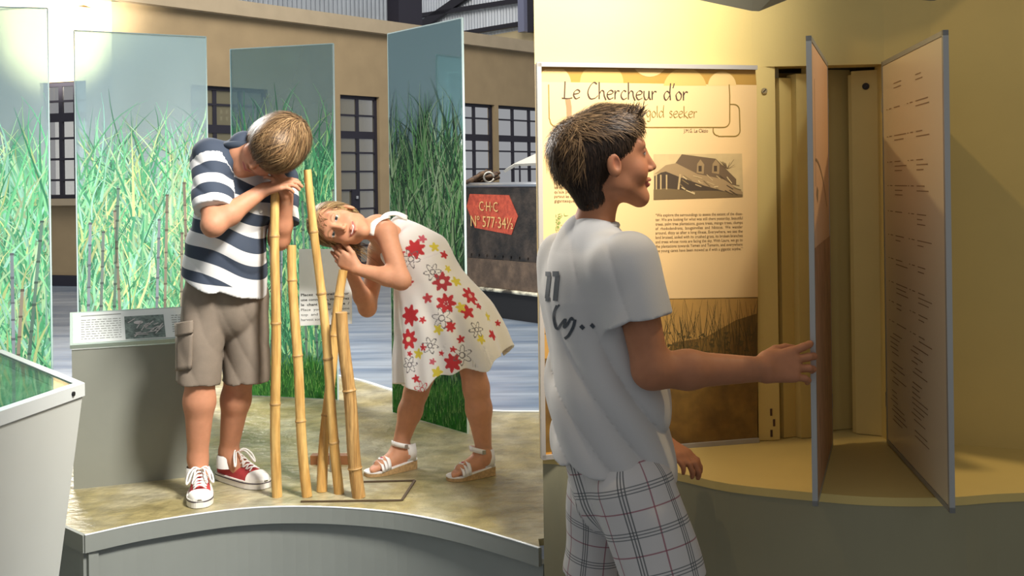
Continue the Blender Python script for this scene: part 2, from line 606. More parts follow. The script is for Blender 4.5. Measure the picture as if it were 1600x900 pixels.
b.box(q + EZ * 0.3, (0.2, 0.2, 1.46), (WG.e, WG.n, EZ))
tag(b.build('roof_column', mat('bluish_painted_steel', '#8b90ad', 0.5)), 'pale bluish steel column against the gable', 'column')
b = MB()
q = onpl(834, 20, WG.a + WG.n * 0.34, WG.n)
b.box(q + EZ * 0.3, (0.2, 0.2, 1.46), (WG.e, WG.n, EZ))
tag(b.build('roof_column', M_steel), 'black steel column next to the pale bluish one', 'column')

# ---------------------------------------------------------------- riveted tank
TA, TB = P(640, 287, 12.9), P(1000, 287, 9.9)
WT = Wall(TA[:2], TB[:2])
tank = empty('riveted_tank', WT.pt(1.5, 0, -0.6), 'black rusty riveted steel tank with a red number plate', 'tank')
M_tank = mat('blackened_steel', '#1a1817', 0.55, col2='#3e352e', var=0.35, vscale=5, bump=0.25, bscale=40)
b = MB(); WT.bx(b, 0, WT.len, 0.62, 1.40, 0, -1.3); b.build('tank_side', M_tank, tank)
b = MB(); WT.bx(b, 0.01, WT.len, 0.32, 0.62, 0.015, -1.2)
b.build('rusty_lower_plate', mat('rusty_steel', '#4e4034', 0.65, col2='#665444', var=0.2, vscale=6, bump=0.2), tank)
b = MB(); WT.bx(b, 0.02, WT.len, 0.0, 0.28, -0.03, -1.1); b.build('skirt', mat('black_paint', '#161618', 0.5), tank)
b = MB(); b.tube([WT.pt(0, 0.30, 0.03), WT.pt(WT.len, 0.30, 0.03)], 0.02, 8)
b.build('running_strip', mat('worn_cream_strip', '#d9d4bc', 0.5, col2='#3a352c', vscale=9), tank)
b = MB(); b.tube([WT.pt(0, 1.42, 0.0), WT.pt(WT.len, 1.42, 0.0)], 0.028, 10)
b.build('top_rim', mat('polished_steel_rim', '#b9bcc0', 0.3, metal=0.8), tank, True)
for k in range(26):
    b = MB()
    p = WT.pt(0.1 + k * 0.14, 0.66, 0.004)
    b.box(p, (0.022, 0.018, 0.022), (WT.e, WT.n, EZ))
    b.build('rivet', M_tank, tank)
TF = WT.a + WT.n * 0.006
pl = [onpl(x, y, TF, WT.n) for x, y in [(734, 303), (795, 305), (809, 338), (799, 367), (742, 356), (729, 323)]]
b = MB(); b.slab(pl[::-1], 0.012)
plate = b.build('number_plate', mat('red_painted_plate', '#a8432f', 0.6, col2='#c4533a', var=0.15, vscale=18), tank)
M_gold = mat('yellow_lettering', '#d8b070', 0.6)
def put_text(name, s, org, xd, ud, size, m, parent, **k):
    V, F = text(name, s, org, xd, ud, size, m, parent, **k)
    return mesh(name, V, F, m, parent)
tx = WT.e
o1 = onpl(750, 329, TF, WT.n, 0.012)
o2 = onpl(737, 353, TF, WT.n, 0.012)
w1 = np.linalg.norm(onpl(779, 329, TF, WT.n) - onpl(750, 329, TF, WT.n))
w2 = np.linalg.norm(onpl(803, 358, TF, WT.n) - onpl(737, 353, TF, WT.n))
put_text('lettering', 'C·H·C', o1, unit(onpl(779, 331, TF, WT.n) - onpl(750, 329, TF, WT.n)), EZ, 0.15, M_gold, plate, fit=w1)
put_text('lettering', 'Nº 577·34½', o2, unit(onpl(803, 358, TF, WT.n) - onpl(737, 353, TF, WT.n)), EZ, 0.17, M_gold, plate, fit=w2)
# things lying on the tank
M_scrap = mat('dark_scrap', '#3a2a20', 0.7, col2='#6d5238', var=0.3, vscale=30)
scrap = [((728, 283), (771, 268)), ((735, 284), (776, 274)), ((748, 283), (763, 266)), ((730, 276), (781, 281)), ((757, 284), (780, 272))]
for k, (p, q) in enumerate(scrap):
    a = P(p[0], p[1], 11.95 + .11 * k); c = P(q[0], q[1], 12.0 + .11 * k)
    a[2] = 1.445; c[2] = max(c[2], 1.46)
    path = [a + (c - a) * t + np.array([0.02 * rnd.uniform(-1, 1), 0, 0.03 * rnd.uniform(0, 1)]) for t in np.linspace(0, 1, 6)]
    b = MB(); b.tube(path, [0.02, 0.035, 0.03, 0.035, 0.03, 0.015], 7)
    tag(b.build('scrap_bar', M_scrap, smooth=True), ['longest rusty bar on the tank, nearest its rim', 'low rusty bar on the tank just behind the longest', 'steep stubby rusty bar sticking up on the tank', 'flat rusty bar at the back of the tank top', 'short rusty bar beside the pale metal ring'][k], 'scrap', 'rusty bars heaped on the tank')
c = P(764, 277, 11.9)
b = MB()
b.tube([c + 0.055 * (math.cos(a) * EX + math.sin(a) * EZ) + EY * 0.01 * a for a in np.linspace(0, 6.0, 18)], 0.012, 6)
tag(b.build('metal_ring', mat('steel_ring', '#c9c2b4', 0.35, metal=0.7), smooth=True), 'pale metal ring lying on the scrap on the tank', 'ring')
sheet = [P(789, 270, 11.6), P(806, 259, 11.6), P(850, 239, 11.3), P(850, 258, 11.2), P(806, 260, 11.55)]
b = MB(); b.slab(sheet, 0.03)
bs = empty('bent_sheet', WT.pt(2.2, 1.44, -0.3), 'pale bent metal sheet propped over the tank', 'sheet metal')
b.build('sheet', mat('pale_sheet_metal', '#c6c2b6', 0.6), bs)
for p in (P(812, 257, 11.5), P(846, 250, 11.25)):
    b = MB(); b.bar((p[0], p[1], 1.403), (p[0], p[1], p[2] - .012), 0.02, 0.02)
    b.build('prop', M_steel, bs)

# ================================================================== THE PLATFORM
fpx = [(132, 838), (215, 820), (300, 806), (370, 797), (440, 793), (520, 794), (600, 800), (660, 809), (720, 822), (785, 840), (843, 858)]
front = [onz(x, y, DECK)[:2] for x, y in fpx]
front[-1] = np.array([0.062, front[-1][1]])
leftside = [onz(92, 820, DECK)[:2], np.array([-2.0, 3.86]), np.array([-2.6, 4.5])]
bpx = [(843, 645), (731, 640), (615, 612), (545, 592)]
back = [np.array([0.5, 4.75])] + [onz(x, y, DECK)[:2] for x, y in bpx] + [np.array([-1.3, 5.95]), np.array([-2.0, 5.8]), np.array([-2.7, 5.3])]
back = [np.array(q[:2]) for q in crom(back, 4)]
poly = leftside[::-1][:0] + [p for p in front] + [np.array([0.060, 3.06]), np.array([0.5, 3.18])] + back + leftside[::-1]
M_deck = mat('troweled_olive_concrete', '#978a5e', 0.30, col2='#aaa286', var=0.30, vscale=4.0, bump=0.5, bscale=26)
M_grey = mat('grey_painted_board', '#84877f', 0.55, var=0.03, vscale=6)
plat = empty('exhibit_platform', (-0.6, 4.2, 0), 'raised olive concrete exhibit platform with a curved grey front', 'platform')
b = MB(); b.prism(poly, DECK - 0.02, DECK)
b.build('deck', M_deck, plat)
def strip(name, pts, z0, z1, off, th, m, parent):
    """a wall-like band along plan points, offset towards the viewer"""
    n = len(pts)
    V, F = [], []
    nr = []
    for i in range(n):
        t = unit(np.append(pts[min(i + 1, n - 1)] - pts[max(i - 1, 0)], 0))
        nr.append(np.array([t[1], -t[0]]))
    for i in range(n):
        for o, z in ((off, z0), (off, z1), (off - th, z1), (off - th, z0)):
            q = pts[i] + nr[i] * o
            V.append((q[0], q[1], z))
    for i in range(n - 1):
        for k in range(4):
            F.append((4 * i + k, 4 * i + 4 + k, 4 * i + 4 + (k + 1) % 4, 4 * i + (k + 1) % 4))
    F += [(0, 1, 2, 3), tuple(4 * (n - 1) + k for k in (3, 2, 1, 0))]
    return mesh(name, V, F, m, parent)
fine = [np.array(q) for q in crom(front, 4)]
strip('fascia', fine, 0.0, DECK - 0.045, -0.012, 0.03, M_grey, plat)
strip('lip', fine, DECK - 0.048, DECK + 0.003, 0.005, 0.012, M_grey, plat)
strip('edge_strip', fine, DECK + 0.0031, DECK + 0.005, 0.006, 0.008, mat('white_edge_strip', '#e8ecec', 0.4), plat)
ls = leftside[::-1] + [front[0]]
strip('fascia', ls, 0.0, DECK - 0.045, -0.012, 0.03, M_grey, plat)
strip('lip', ls, DECK - 0.048, DECK + 0.003, 0.005, 0.012, M_grey, plat)
strip('edge_strip', back[::-1], DECK - 0.03, DECK + 0.006, 0.001, 0.02, mat('white_edge_strip'), plat)
hp = [onz(x, y, DECK)[:2] for x, y in [(470, 785), (628, 783), (648, 752), (566, 754)]]
b = MB()
for i in (0, 1, 2):
    a, c = hp[i], hp[(i + 1) % 4]
    b.bar((a[0], a[1], DECK + 0.002), (c[0], c[1], DECK + 0.002), 0.008, 0.006)
b.build('hatch_joint', mat('dark_joint', '#4a3a24', 0.7), plat)

# ================================================================== PRINTED GLASS PANELS
M_sheet = glass_mat('clear_tinted_glass', '#dceaee', 0.09, '#b4ccd6', 0.05)
M_print = glass_mat('printed_film', '#cfe0e0', 0.5, '#88aa88', 0.0, attr='Col')
M_blade = mat('printed_ink', '#55aa66', 0.35, attr='Col', trans=0.35)
M_edge = mat('polished_glass_edge', '#d9f0ee', 0.2, spec=0.8)
PTOP = 2.097
def vnoise(u, v, seed, sc):
    r = np.random.RandomState(seed)
    out = np.zeros_like(u)
    for k in range(7):
        a, b_, ph = r.normal(0, sc, 2).tolist() + [r.uniform(0, 6.28)]
        out += np.sin(u * a + v * b_ + ph)
    return out / 3.0
def glass_panel(pl, dl, pr, dr, seed, pal, top, lawn, label, canes, glare_haze):
    A, B = P(pl, 290, dl), P(pr, 290, dr)
    A[2] = B[2] = 0
    e = unit(B - A); n = np.array([e[1], -e[0], 0.0]); W = float(np.linalg.norm(B - A)); H = PTOP - DECK
    root = empty('glass_panel', (A + B) / 2 + EZ * DECK, label, 'glass panel', 'printed sugar cane glass panels')
    b = MB(); b.box((A + B) / 2 + EZ * (DECK + H / 2), (W, 0.008, H), (e, n, EZ))
    b.build('glass_sheet', M_sheet, root)
    b = MB()
    for (c, s) in ((A, 1), (B, 1)):
        b.box(c + EZ * (DECK + H / 2), (0.004, 0.009, H), (e, n, EZ))
    b.box((A + B) / 2 + EZ * PTOP, (W, 0.009, 0.004), (e, n, EZ))
    b.build('polished_edge', M_edge, root)
    at = lambda u, v, o: A + e * u + EZ * (DECK + v) + n * o
    # printed film: colour and ink density per point, with a painted glare haze
    nu, nv = 40, 110
    U, Vv = np.meshgrid(np.linspace(0.003, W - 0.003, nu), np.linspace(0.003, H - 0.003, nv))
    t = Vv / H
    r = np.random.RandomState(seed)
    n1, n2 = vnoise(U, Vv, seed, 30), vnoise(U, Vv, seed + 50, 55)
    edge = top + 0.10 * vnoise(U, Vv * 0.2, seed + 9, 22)
    dens = np.clip((edge - t) / 0.16, 0, 1)
    dens = dens * np.clip(0.86 + 0.16 * n1, 0.55, 1.0)
    n3 = vnoise(U, Vv * .6, seed + 77, 9)
    dens = np.maximum(dens, glare_haze * np.clip(0.75 + 0.2 * n3, 0.3, 1))  # least film density, imitates the haze of glare on the glass
    base, dark, lite = [np.array(lin(c)) for c in pal[:3]]
    mixv = np.clip(0.5 + 0.35 * n1 + 0.3 * n2, 0, 1)[..., None]
    col = dark * (1 - mixv) + base * mixv
    sky = np.array(lin(pal[3]))  # tone of the painted veil at the panel top
    k = np.clip((t - (edge - 0.1)) / 0.12, 0, 1)[..., None]
    col = col * (1 - k) + sky * k
    ln = np.clip((lawn - t + 0.012 * n2) / 0.02, 0, 1)[..., None] if lawn else 0
    if lawn:
        g = np.array(lin('#4f9a45')) * (0.8 + 0.25 * n2[..., None])
        col = col * (1 - ln) + g * ln
        dens = np.maximum(dens, ln[..., 0] * 0.95)
    V = [at(u, v, 0.0055) for u, v in zip(U.ravel(), Vv.ravel())]
    F = [(j * nu + i, j * nu + i + 1, (j + 1) * nu + i + 1, (j + 1) * nu + i) for j in range(nv - 1) for i in range(nu - 1)]
    mesh('printed_film', V, np.array(F), M_print, root, col=np.dstack([np.clip(col, 0, 1), dens]).reshape(-1, 4))
    # printed leaves and canes, flat ink on the film
    VV, FF, CC = [], [], []
    def strip2(pts, ws, c, off):
        m0 = len(VV)
        for (u, v), w_ in zip(pts, ws):
            i = min(len(pts) - 1, max(1, 1))
            VV.append(at(min(max(u - w_, 0.004), W - 0.004), min(max(v, 0.004), H - 0.01), off))
            VV.append(at(min(max(u + w_, 0.004), W - 0.004), min(max(v, 0.004), H - 0.01), off))
            CC.extend([c, c])
        for i in range(len(pts) - 1):
            FF.append((m0 + 2 * i, m0 + 2 * i + 1, m0 + 2 * i + 3, m0 + 2 * i + 2))
    pr_ = random.Random(seed)
    cols = [np.array(lin(c)) for c in pal[4:]]
    v_low = lawn * H if lawn else 0.0
    nb = 1500
    for i in range(nb):
        f = i / nb
        off = 0.0060 + 0.0012 * f
        v0 = v_low + pr_.random() ** 1.15 * (top * 0.90 * H - v_low)
        u0 = pr_.uniform(-0.05, W + 0.05)
        Ln = pr_.uniform(0.12, 0.42) * (1.1 if v0 > 0.35 * H else 0.8)
        lean = pr_.gauss(0, 0.42)
        curve = pr_.gauss(0, 0.9) + lean * 0.8
        wd = pr_.uniform(0.0022, 0.0062)
        c = cols[pr_.randrange(len(cols))] * pr_.uniform(0.65, 1.25)
        if f < 0.35:
            c = c * 0.55
        pts, ws = [], []
        u, v, a = u0, v0, lean
        for s in range(8):
            pts.append((u, v))
            ws.append(wd * (1 - (s / 7.0) ** 1.6) + 0.0004)
            u += math.sin(a) * Ln / 7
            v += math.cos(a) * Ln / 7
            a += curve / 7 * (0.4 + s / 5)
        if max(p[1] for p in pts) > (top + 0.16) * H:
            continue
        strip2(pts, ws, np.clip(c, 0, 1), off)
    for i in range(canes):
        u0 = pr_.uniform(0.02, W - 0.02)
        h = pr_.uniform(0.35, 0.6) * H
        lean = pr_.gauss(0, 0.05)
        c0 = np.array(lin(pr_.choice(['#8f9a96', '#a3a9b4', '#7d9a8c', '#a89a8a', '#6d8f86'])))
        v = v_low
        while v < h:
            seg = pr_.uniform(0.06, 0.1)
            strip2([(u0 + lean * v, v), (u0 + lean * (v + seg * 0.9), v + seg * 0.9)], [0.006, 0.0055], c0 * pr_.uniform(0.8, 1.2), 0.0074)
            strip2([(u0 + lean * (v + seg * .9), v + seg * 0.9), (u0 + lean * (v + seg), v + seg)], [0.007, 0.007], c0 * 0.5, 0.0074)
            v += seg
    if lawn:
        for i in range(900):
            u0, v0 = pr_.uniform(0, W), pr_.uniform(0, lawn * H)
            c = np.array(lin(pr_.choice(['#5aa848', '#3d7f38', '#86c060', '#2f6a34']))) * pr_.uniform(0.8, 1.2)
            strip2([(u0, v0), (u0 + pr_.gauss(0, 0.008), v0 + pr_.uniform(0.015, 0.05))], [0.0022, 0.0003], np.clip(c, 0, 1), 0.0076)
    o = mesh('printed_leaves', VV, np.array(FF), M_blade, root, col=np.array(CC))
    o['kind'] = 'stuff'
    return root
MINT_BACKLIT = ['#b4e8c4', '#86c8a0', '#d0f0c0', '#f0f6f8', '#86dca4', '#a8f0b8', '#ccf8c4', '#6cc890', '#ecf8b0', '#b8eed8', '#5cb088', '#dcf4c4']  # inks lightened to stand in for light coming through from behind
MID = ['#86c49c', '#55997a', '#a8d8a0', '#c0d0d8', '#62c488', '#88dca0', '#4aa072', '#a4e4ac', '#c4e8a0', '#3f8a66']
DARK_UNLIT = ['#4d7a5c', '#24402e', '#8ab880', '#9ab4c0', '#4a8a54', '#74a868', '#2f5a3c', '#9cb88c', '#5f9a58', '#1f3a2a', '#a6c09a']  # inks darkened, this panel gets no light from behind
glass_panel(-150, 3.86, 78, 3.99, 11, MINT_BACKLIT, 0.66, 0, 'mint green sugar cane glass panel at the left edge', 12, 0.42)
glass_panel(119, 4.555, 325, 4.80, 12, MINT_BACKLIT, 0.70, 0, 'wide mint green sugar cane glass panel behind the grey console', 14, 0.46)
glass_panel(363, 5.25, 524, 5.09, 13, MID, 0.74, 0.115, 'sugar cane glass panel behind the boy and the bamboo poles', 9, 0.35)
glass_panel(610, 4.79, 726, 4.36, 14, DARK_UNLIT, 0.72, 0.12, 'dark green sugar cane glass panel behind the girl', 3, 0.3)

# ================================================================== GREY CONSOLE
M_cons = mat('olive_grey_board', '#85867a', 0.6, var=0.03, vscale=8)
ca, cb = onz(115, 765, DECK), onz(318, 743, DECK)
ce = unit(cb - ca); cn = np.array([ce[1], -ce[0], 0.0]); cw = float(np.linalg.norm(cb - ca))
cons = empty('label_console', (ca + cb) / 2, 'grey console with a slanted text label beside the boy', 'console')
zf = 0.895
b = MB()
b.box((ca + cb) / 2 - cn * 0.09 + EZ * ((zf - DECK) / 2), (cw, 0.18, zf - DECK), (ce, cn, EZ))
b.build('body', M_cons, cons)
la = ca + EZ * (zf - DECK + 0.012) + cn * 0.012
lu = unit(-cn * 0.15 + EZ * 0.095)
ln_ = unit(np.cross(ce, lu))
if ln_[1] > 0: ln_ = -ln_
lh = 0.175
b = MB(); b.box(la + ce * cw / 2 + lu * lh / 2, (cw + 0.01, lh, 0.016), (ce, lu, ln_))
lid = b.build('slanted_top', mat('pale_green_grey', '#a9b8ac', 0.5), cons)
b = MB(); b.box(la + ce * cw / 2 + lu * (lh / 2) + ln_ * 0.0085, (cw - 0.008, lh - 0.016, 0.001), (ce, lu, ln_))
b.build('paper_label', mat('label_paper', '#d3d6cf', 0.7), lid)
M_txt = mat('grey_print', '#77796f', 0.8)
b = MB()
q = lambda u, v: la + ce * u + lu * v + ln_ * 0.0095
for r in range(9):
    v = lh - 0.05 - r * 0.0125
    u = 0.03
    while u < 0.155:
        l = rnd.uniform(0.006, 0.018)
        b.quad(q(u, v), q(min(u + l, 0.158), v), q(min(u + l, 0.158), v + 0.003), q(u, v + 0.003))
        u += l + 0.004
for r in range(8):
    v = lh - 0.05 - r * 0.0125
    u = 0.325
    while u < 0.41:
        l = rnd.uniform(0.006, 0.018)
        b.quad(q(u, v), q(u + l, v), q(u + l, v + 0.003), q(u, v + 0.003))
        u += l + 0.004
b.quad(q(0.03, lh - 0.028), q(0.16, lh - 0.026), q(0.16, lh - 0.022), q(0.03, lh - 0.024))
b.build('printed_text', M_txt, lid)['kind'] = 'stuff'
b = MB(); b.quad(q(0.17, 0.012), q(0.30, 0.012), q(0.30, lh - 0.04), q(0.17, lh - 0.04))
pic = b.build('printed_photo', mat('photo_dark_green', '#35453c', 0.6, col2='#66766c', vscale=40, var=0.4), lid)
b = MB()
q2 = lambda u, v: la + ce * u + lu * v + ln_ * 0.0100
for k in range(26):
    u, v, a = rnd.uniform(0.18, 0.29), rnd.uniform(0.02, 0.1), rnd.uniform(-0.2, 1.2)
    l = rnd.uniform(0.01, 0.05)
    du, dv = l * math.cos(a), l * math.sin(a)
    if 0.17 < u + du < 0.298 and v + dv < lh - 0.045:
        b.quad(q2(u, v), q2(u + du, v + dv), q2(u + du - 0.002, v + dv + 0.003), q2(u - 0.002, v + 0.003))
b.build('printed_stalk', mat('photo_pale', '#b9b2ac', 0.7), pic)
b = MB()
for i in range(10):
    a0, a1 = math.pi * 2 * i / 10, math.pi * 2 * (i + 1) / 10
    cc = (0.215, 0.098)
    b.add([q2(*cc), q2(cc[0] + 0.016 * math.cos(a0), cc[1] + 0.010 * math.sin(a0)), q2(cc[0] + 0.016 * math.cos(a1), cc[1] + 0.010 * math.sin(a1))], [(0, 1, 2)])
b.build('printed_hat', mat('photo_pale'), pic)

# ================================================================== DISPLAY CASE (front left)
top_poly = [np.array(p) for p in [(-1.146, 2.90), (-1.66, 3.53), (-2.25, 3.4), (-2.3, 2.15), (-1.26, 2.18)]]
cc = np.array([-1.80, 2.85])
case = empty('display_case', (cc[0], cc[1], 0), 'pale flared display case with a glass top at the left edge', 'display case')
M_case = mat('pale_grey_laminate', '#c2c4bc', 0.5, var=0.02, vscale=5)
zt = 0.915
n = len(top_poly)
bot = [cc + (p - cc) * 0.80 for p in top_poly]
V = [(p[0], p[1], 0) for p in bot] + [(p[0], p[1], zt - 0.034) for p in [cc + (p - cc) * 0.99 for p in top_poly]]
mesh('body', V, [tuple(range(n)), tuple(range(n, 2 * n))[::-1]] + [(i, n + i, n + (i + 1) % n, (i + 1) % n) for i in range(n)], M_case, case)
def ring(poly, s0, z0, z1):
    n = len(poly)
    inn = [cc + (p - cc) * s0 for p in poly]
    V = [(p[0], p[1], z) for z in (z0, z1) for p in poly] + [(p[0], p[1], z) for z in (z0, z1) for p in inn]
    F = []
    for i in range(n):
        j = (i + 1) % n
        F += [(i, j, n + j, n + i), (n + i, n + j, 3 * n + j, 3 * n + i), (2 * n + i, 3 * n + i, 3 * n + j, 2 * n + j), (i, 2 * n + i, 2 * n + j, j)]
    return V, F
V, F = ring(top_poly, 0.955, zt - 0.034, zt)
mesh('rim', V, F, mat('white_metal_rim', '#c9cdc9', 0.4), case)
ins = [cc + (p - cc) * 0.955 for p in top_poly]
b = MB(); b.prism(ins, zt - 0.022, zt - 0.0125)
pm = b.build('photo_map', mat('aerial_photo_green', '#6f9a74', 0.4, col2='#b5c4ac', vscale=7, var=0.3), case)
b = MB()
b.bar((-1.36, 2.9, zt - 0.011), (-1.9, 2.66, zt - 0.011), 0.006, 0.002)
b.bar((-1.46, 3.1, zt - 0.011), (-1.40, 2.3, zt - 0.011), 0.006, 0.002)
b.build('map_line', mat('white_print', '#f0f4ee', 0.6), pm)
V, F = ring([cc + (p - cc) * 0.9545 for p in top_poly], 0.93, zt - 0.0124, zt - 0.010)
mesh('dark_border', V, F, mat('green_border', '#3f6a52', 0.5), pm)
b = MB(); b.prism(ins, zt - 0.008, zt - 0.003)
b.build('glass_top', glass_mat('case_glass', '#d5eadf', 0.10, '#b8d8c4', 0.018), case)
M_screw = mat('dark_screw', '#2c2c2e', 0.4, metal=0.6)
for t in (0.08, 0.72):
    p = top_poly[0] + (top_poly[-1] - top_poly[0]) * t
    b = MB(); b.tube([(p[0] - 0.004, p[1], zt - 0.018), (p[0] + 0.005, p[1], zt - 0.018)], 0.006, 8)
    b.build('screw', M_screw, case)

# ================================================================== BAMBOO POLES AND SIGN
M_bam = mat('dry_bamboo', '#b98d4c', 0.42, col2='#d2ac68', var=0.18, vscale=9, stretch=(6, 6, 0.6), bump=0.06, bscale=60)
M_bamd = mat('aged_bamboo', '#9c7440', 0.5, col2='#b9935a', var=0.28, vscale=12, stretch=(8, 8, 0.5), bump=0.1, bscale=60)
M_node = mat('bamboo_node', '#a8844f', 0.5, var=0.2, vscale=30)
def pole(bot, top, dtop, r0, r1, nodes, m, label, bend=0.0):
    B = onz(bot[0], bot[1], DECK)
    T = P(top[0], top[1], dtop)
    L = np.linalg.norm(T - B)
    root = empty('bamboo_pole', B, label, 'bamboo pole', 'bamboo listening poles')
    side = unit(np.cross(T - B, EY))
    f = lambda t: B + (T - B) * t + side * bend * math.sin(math.pi * t) + side * 0.003 * math.sin(9 * t)
    ts = sorted(set(list(np.linspace(0, 1, 30)) + [x for k in nodes for x in (k - 0.012, k - 0.004, k + 0.004, k + 0.012)]))
    rad = []
    for t in ts:
        r = r0 + (r1 - r0) * t
        for k in nodes:
            if abs(t - k) < 0.005: r *= 1.07
        rad.append(r)
    path = [f(t) for t in ts]
    d = unit(path[-1] - path[-2])
    # hollow mouth
    path += [path[-1] - d * 0.0005, path[-1] - d * 0.03]
    b = MB()
    b.tube(path[:-2], rad, 14, cap=False)
    b.tube([path[-3], path[-3] - d * 0.0002], [rad[-1], rad[-1] * 0.72], 14, cap=False)
    b.tube([path[-3], path[-3] - d * 0.05], [rad[-1] * 0.72, rad[-1] * 0.7], 14, cap=True)
    b.build('culm', m, root, True)
    for k in nodes:
        b = MB()
        r = (r0 + (r1 - r0) * k)
        b.tube([f(k - 0.006), f(k - 0.002), f(k + 0.002), f(k + 0.005)], [r * 1.02, r * 1.15, r * 1.13, r * 1.0], 14, cap=False)
        b.build('node_ring', M_node, root, True)
    return root
pole((433, 776), (431, 291), 3.50, 0.0165, 0.0145, [0.30, 0.56, 0.84], M_bam, 'bamboo pole under the hands of the boy', 0.004)
pole((480, 776), (456, 383), 3.53, 0.0165, 0.0145, [0.30, 0.56, 0.86], M_bam, 'short bamboo pole next to the one the boy leans on', 0.006)
pole((503, 768), (537, 422), 3.63, 0.0175, 0.0150, [0.34, 0.70, 0.88], M_bam, 'bamboo pole on which the girl rests her head', 0.010)
pole((530, 771), (481, 265), 3.50, 0.0165, 0.0125, [0.16, 0.42, 0.62, 0.81], M_bam, 'tallest leaning bamboo pole between the boy and the girl', -0.004)
pole((561, 777), (534, 488), 3.47, 0.0215, 0.0190, [0.58, 0.16], M_bamd, 'thick darker bamboo pole, the shortest of the row', 0.002)
b = MB()
a, c = onz(487, 724, DECK), onz(546, 724, DECK)
b.bar(a + EZ * 0.016, c + EZ * 0.016, 0.04, 0.032)
tag(b.build('wooden_block', mat('red_brown_wood', '#8a5a34', 0.6, var=0.2, vscale=14)), 'low red brown wooden block behind the bamboo feet', 'block')
sa = [P(468, 509, 3.78), P(550, 506, 3.78), P(549, 389, 3.82), P(467, 389, 3.82)]
sg = empty('instruction_sign', onz(512, 730, DECK), 'white bilingual instruction sign behind the bamboo poles', 'sign')
b = MB(); b.slab(sa, 0.004); b.build('board', mat('white_sign_board', '#f4f2ee', 0.5, trans=0.5), sg)
sxd = unit(sa[1] - sa[0]); sud = unit(sa[3] - sa[0])
sn = unit(np.cross(sxd, sud))
if sn[1] > 0: sn = -sn
M_bold = mat('dark_grey_print', '#3c3b39', 0.7)
lines = [('Placez  vos  oreilles  sur', 3e-4), ('une connexion, vous aurez', 3e-4), ('le  chant  de  la  coupe  /', 3e-4),
         ('Place  your  ear  on  one', 0), ('top  and  you  hear  the', 0), ('harvest song', 0)]
sw = np.linalg.norm(sa[1] - sa[0])
for k, (s, bo) in enumerate(lines):
    V, F = text('l', s, sa[0] + sxd * 0.006 + sud * (0.102 - k * 0.0172) + sn * 0.001, sxd, sud, 0.0125, None, None, bold=bo, fit=(sw - 0.014) if k < 5 else 0.075)
    mesh('printed_line', V, F, M_bold, sg)
b = MB()
pc = P(514, 509, 3.80)
b.bar((pc[0], pc[1] + 0.012, DECK), (pc[0], pc[1] + 0.012, pc[2] + 0.12), 0.012, 0.012)
b.build('stand_rod', mat('grey_rod', '#8f8a7d', 0.4, metal=0.6), sg)

# ================================================================== THE ALCOVE (right)
M_yel = mat('warm_yellow_paint', '#c9b06a', 0.7, var=0.02, vscale=8, bump=0.02, bscale=150)
M_yel2 = mat('warm_yellow_paint')
M_base = mat('olive_grey_base', '#8c8668', 0.65, var=0.03, vscale=6)
M_alu = mat('brushed_aluminium', '#a3a19a', 0.42, metal=0.5)
LZ, TZ, WZ = 0.69, 1.752, 2.25
A0 = P(838, 287, 2.945); A1 = P(1178, 283, 3.09); A2 = P(1384, 281, 3.06); A3 = P(1457, 279, 3.035); A4 = P(1600, 277, 2.945); A5 = P(1800, 275, 2.80)
def wallpiece(name, a, b_, z0, z1, label, th=0.08):
    W = Wall(a[:2], b_[:2])
    b = MB(); b.prism([a[:2], b_[:2], b_[:2] + [0.0, th], a[:2] + [0.004 if name == 'wall_poster' else 0.0, th]], z0, z1)
    return tag(b.build(name, M_yel), label, kind='structure'), W
_, WP = wallpiece('wall_poster', A0, A1, LZ, WZ, 'yellow alcove wall carrying the poster')
_, WM = wallpiece('wall_lintel', A1, A2, TZ, WZ, 'yellow lintel above the narrow metal niche')
_, WM2 = wallpiece('wall_middle', A2, A3, LZ, WZ, 'yellow wall strip behind the open door')
_, WR_ = wallpiece('wall_right', A3, A4, LZ, WZ, 'yellow alcove wall at the right')
A6 = np.array([3.6, 1.0, 0.0])
wallpiece('wall_right_end', A4, A5, LZ, WZ, 'yellow alcove wall running out of view')
wallpiece('wall_right_far', A5, A6, 0.0, WZ, 'yellow wall closing the alcove beyond the view')

# soffit with folded edge
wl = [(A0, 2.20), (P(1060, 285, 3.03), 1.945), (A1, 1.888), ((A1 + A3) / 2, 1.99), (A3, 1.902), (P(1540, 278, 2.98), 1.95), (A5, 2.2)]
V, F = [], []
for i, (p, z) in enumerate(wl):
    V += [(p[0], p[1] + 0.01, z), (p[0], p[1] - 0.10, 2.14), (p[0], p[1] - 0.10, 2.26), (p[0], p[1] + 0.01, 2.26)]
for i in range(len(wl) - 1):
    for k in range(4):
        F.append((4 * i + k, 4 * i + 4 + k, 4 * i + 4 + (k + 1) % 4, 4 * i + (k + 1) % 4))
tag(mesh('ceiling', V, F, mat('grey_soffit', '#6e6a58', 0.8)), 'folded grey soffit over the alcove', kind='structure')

# ledge and curved base
lpx = [(848, 713), (900, 716), (980, 724), (1060, 739), (1140, 756), (1263, 769), (1370, 777), (1485, 777), (1600, 770)]
lf = [onz(x, y, LZ)[:2] for x, y in lpx]
lf.append(A5[:2] + np.array([0.02, -0.25]))
lf = [np.array(q) for q in crom(lf, 4)]
wb = [A5[:2], A4[:2], A3[:2] + [0, .01], A1[:2] + [0.68, 0.2], A1[:2] + [0.02, 0.2], A1[:2], A0[:2] + np.array([0.012, 0.03])]
b = MB(); b.prism(lf + wb, LZ - 0.02, LZ)
tag(b.build('trim_4', M_yel), 'cream ledge running under the poster and the open doors', kind='structure')
b = MB(); b.prism([q + [0, 0.002] for q in lf] + wb, 0.0, LZ - 0.0205)
tag(b.build('wall_base', M_base), 'curved olive grey base below the ledge', kind='structure')

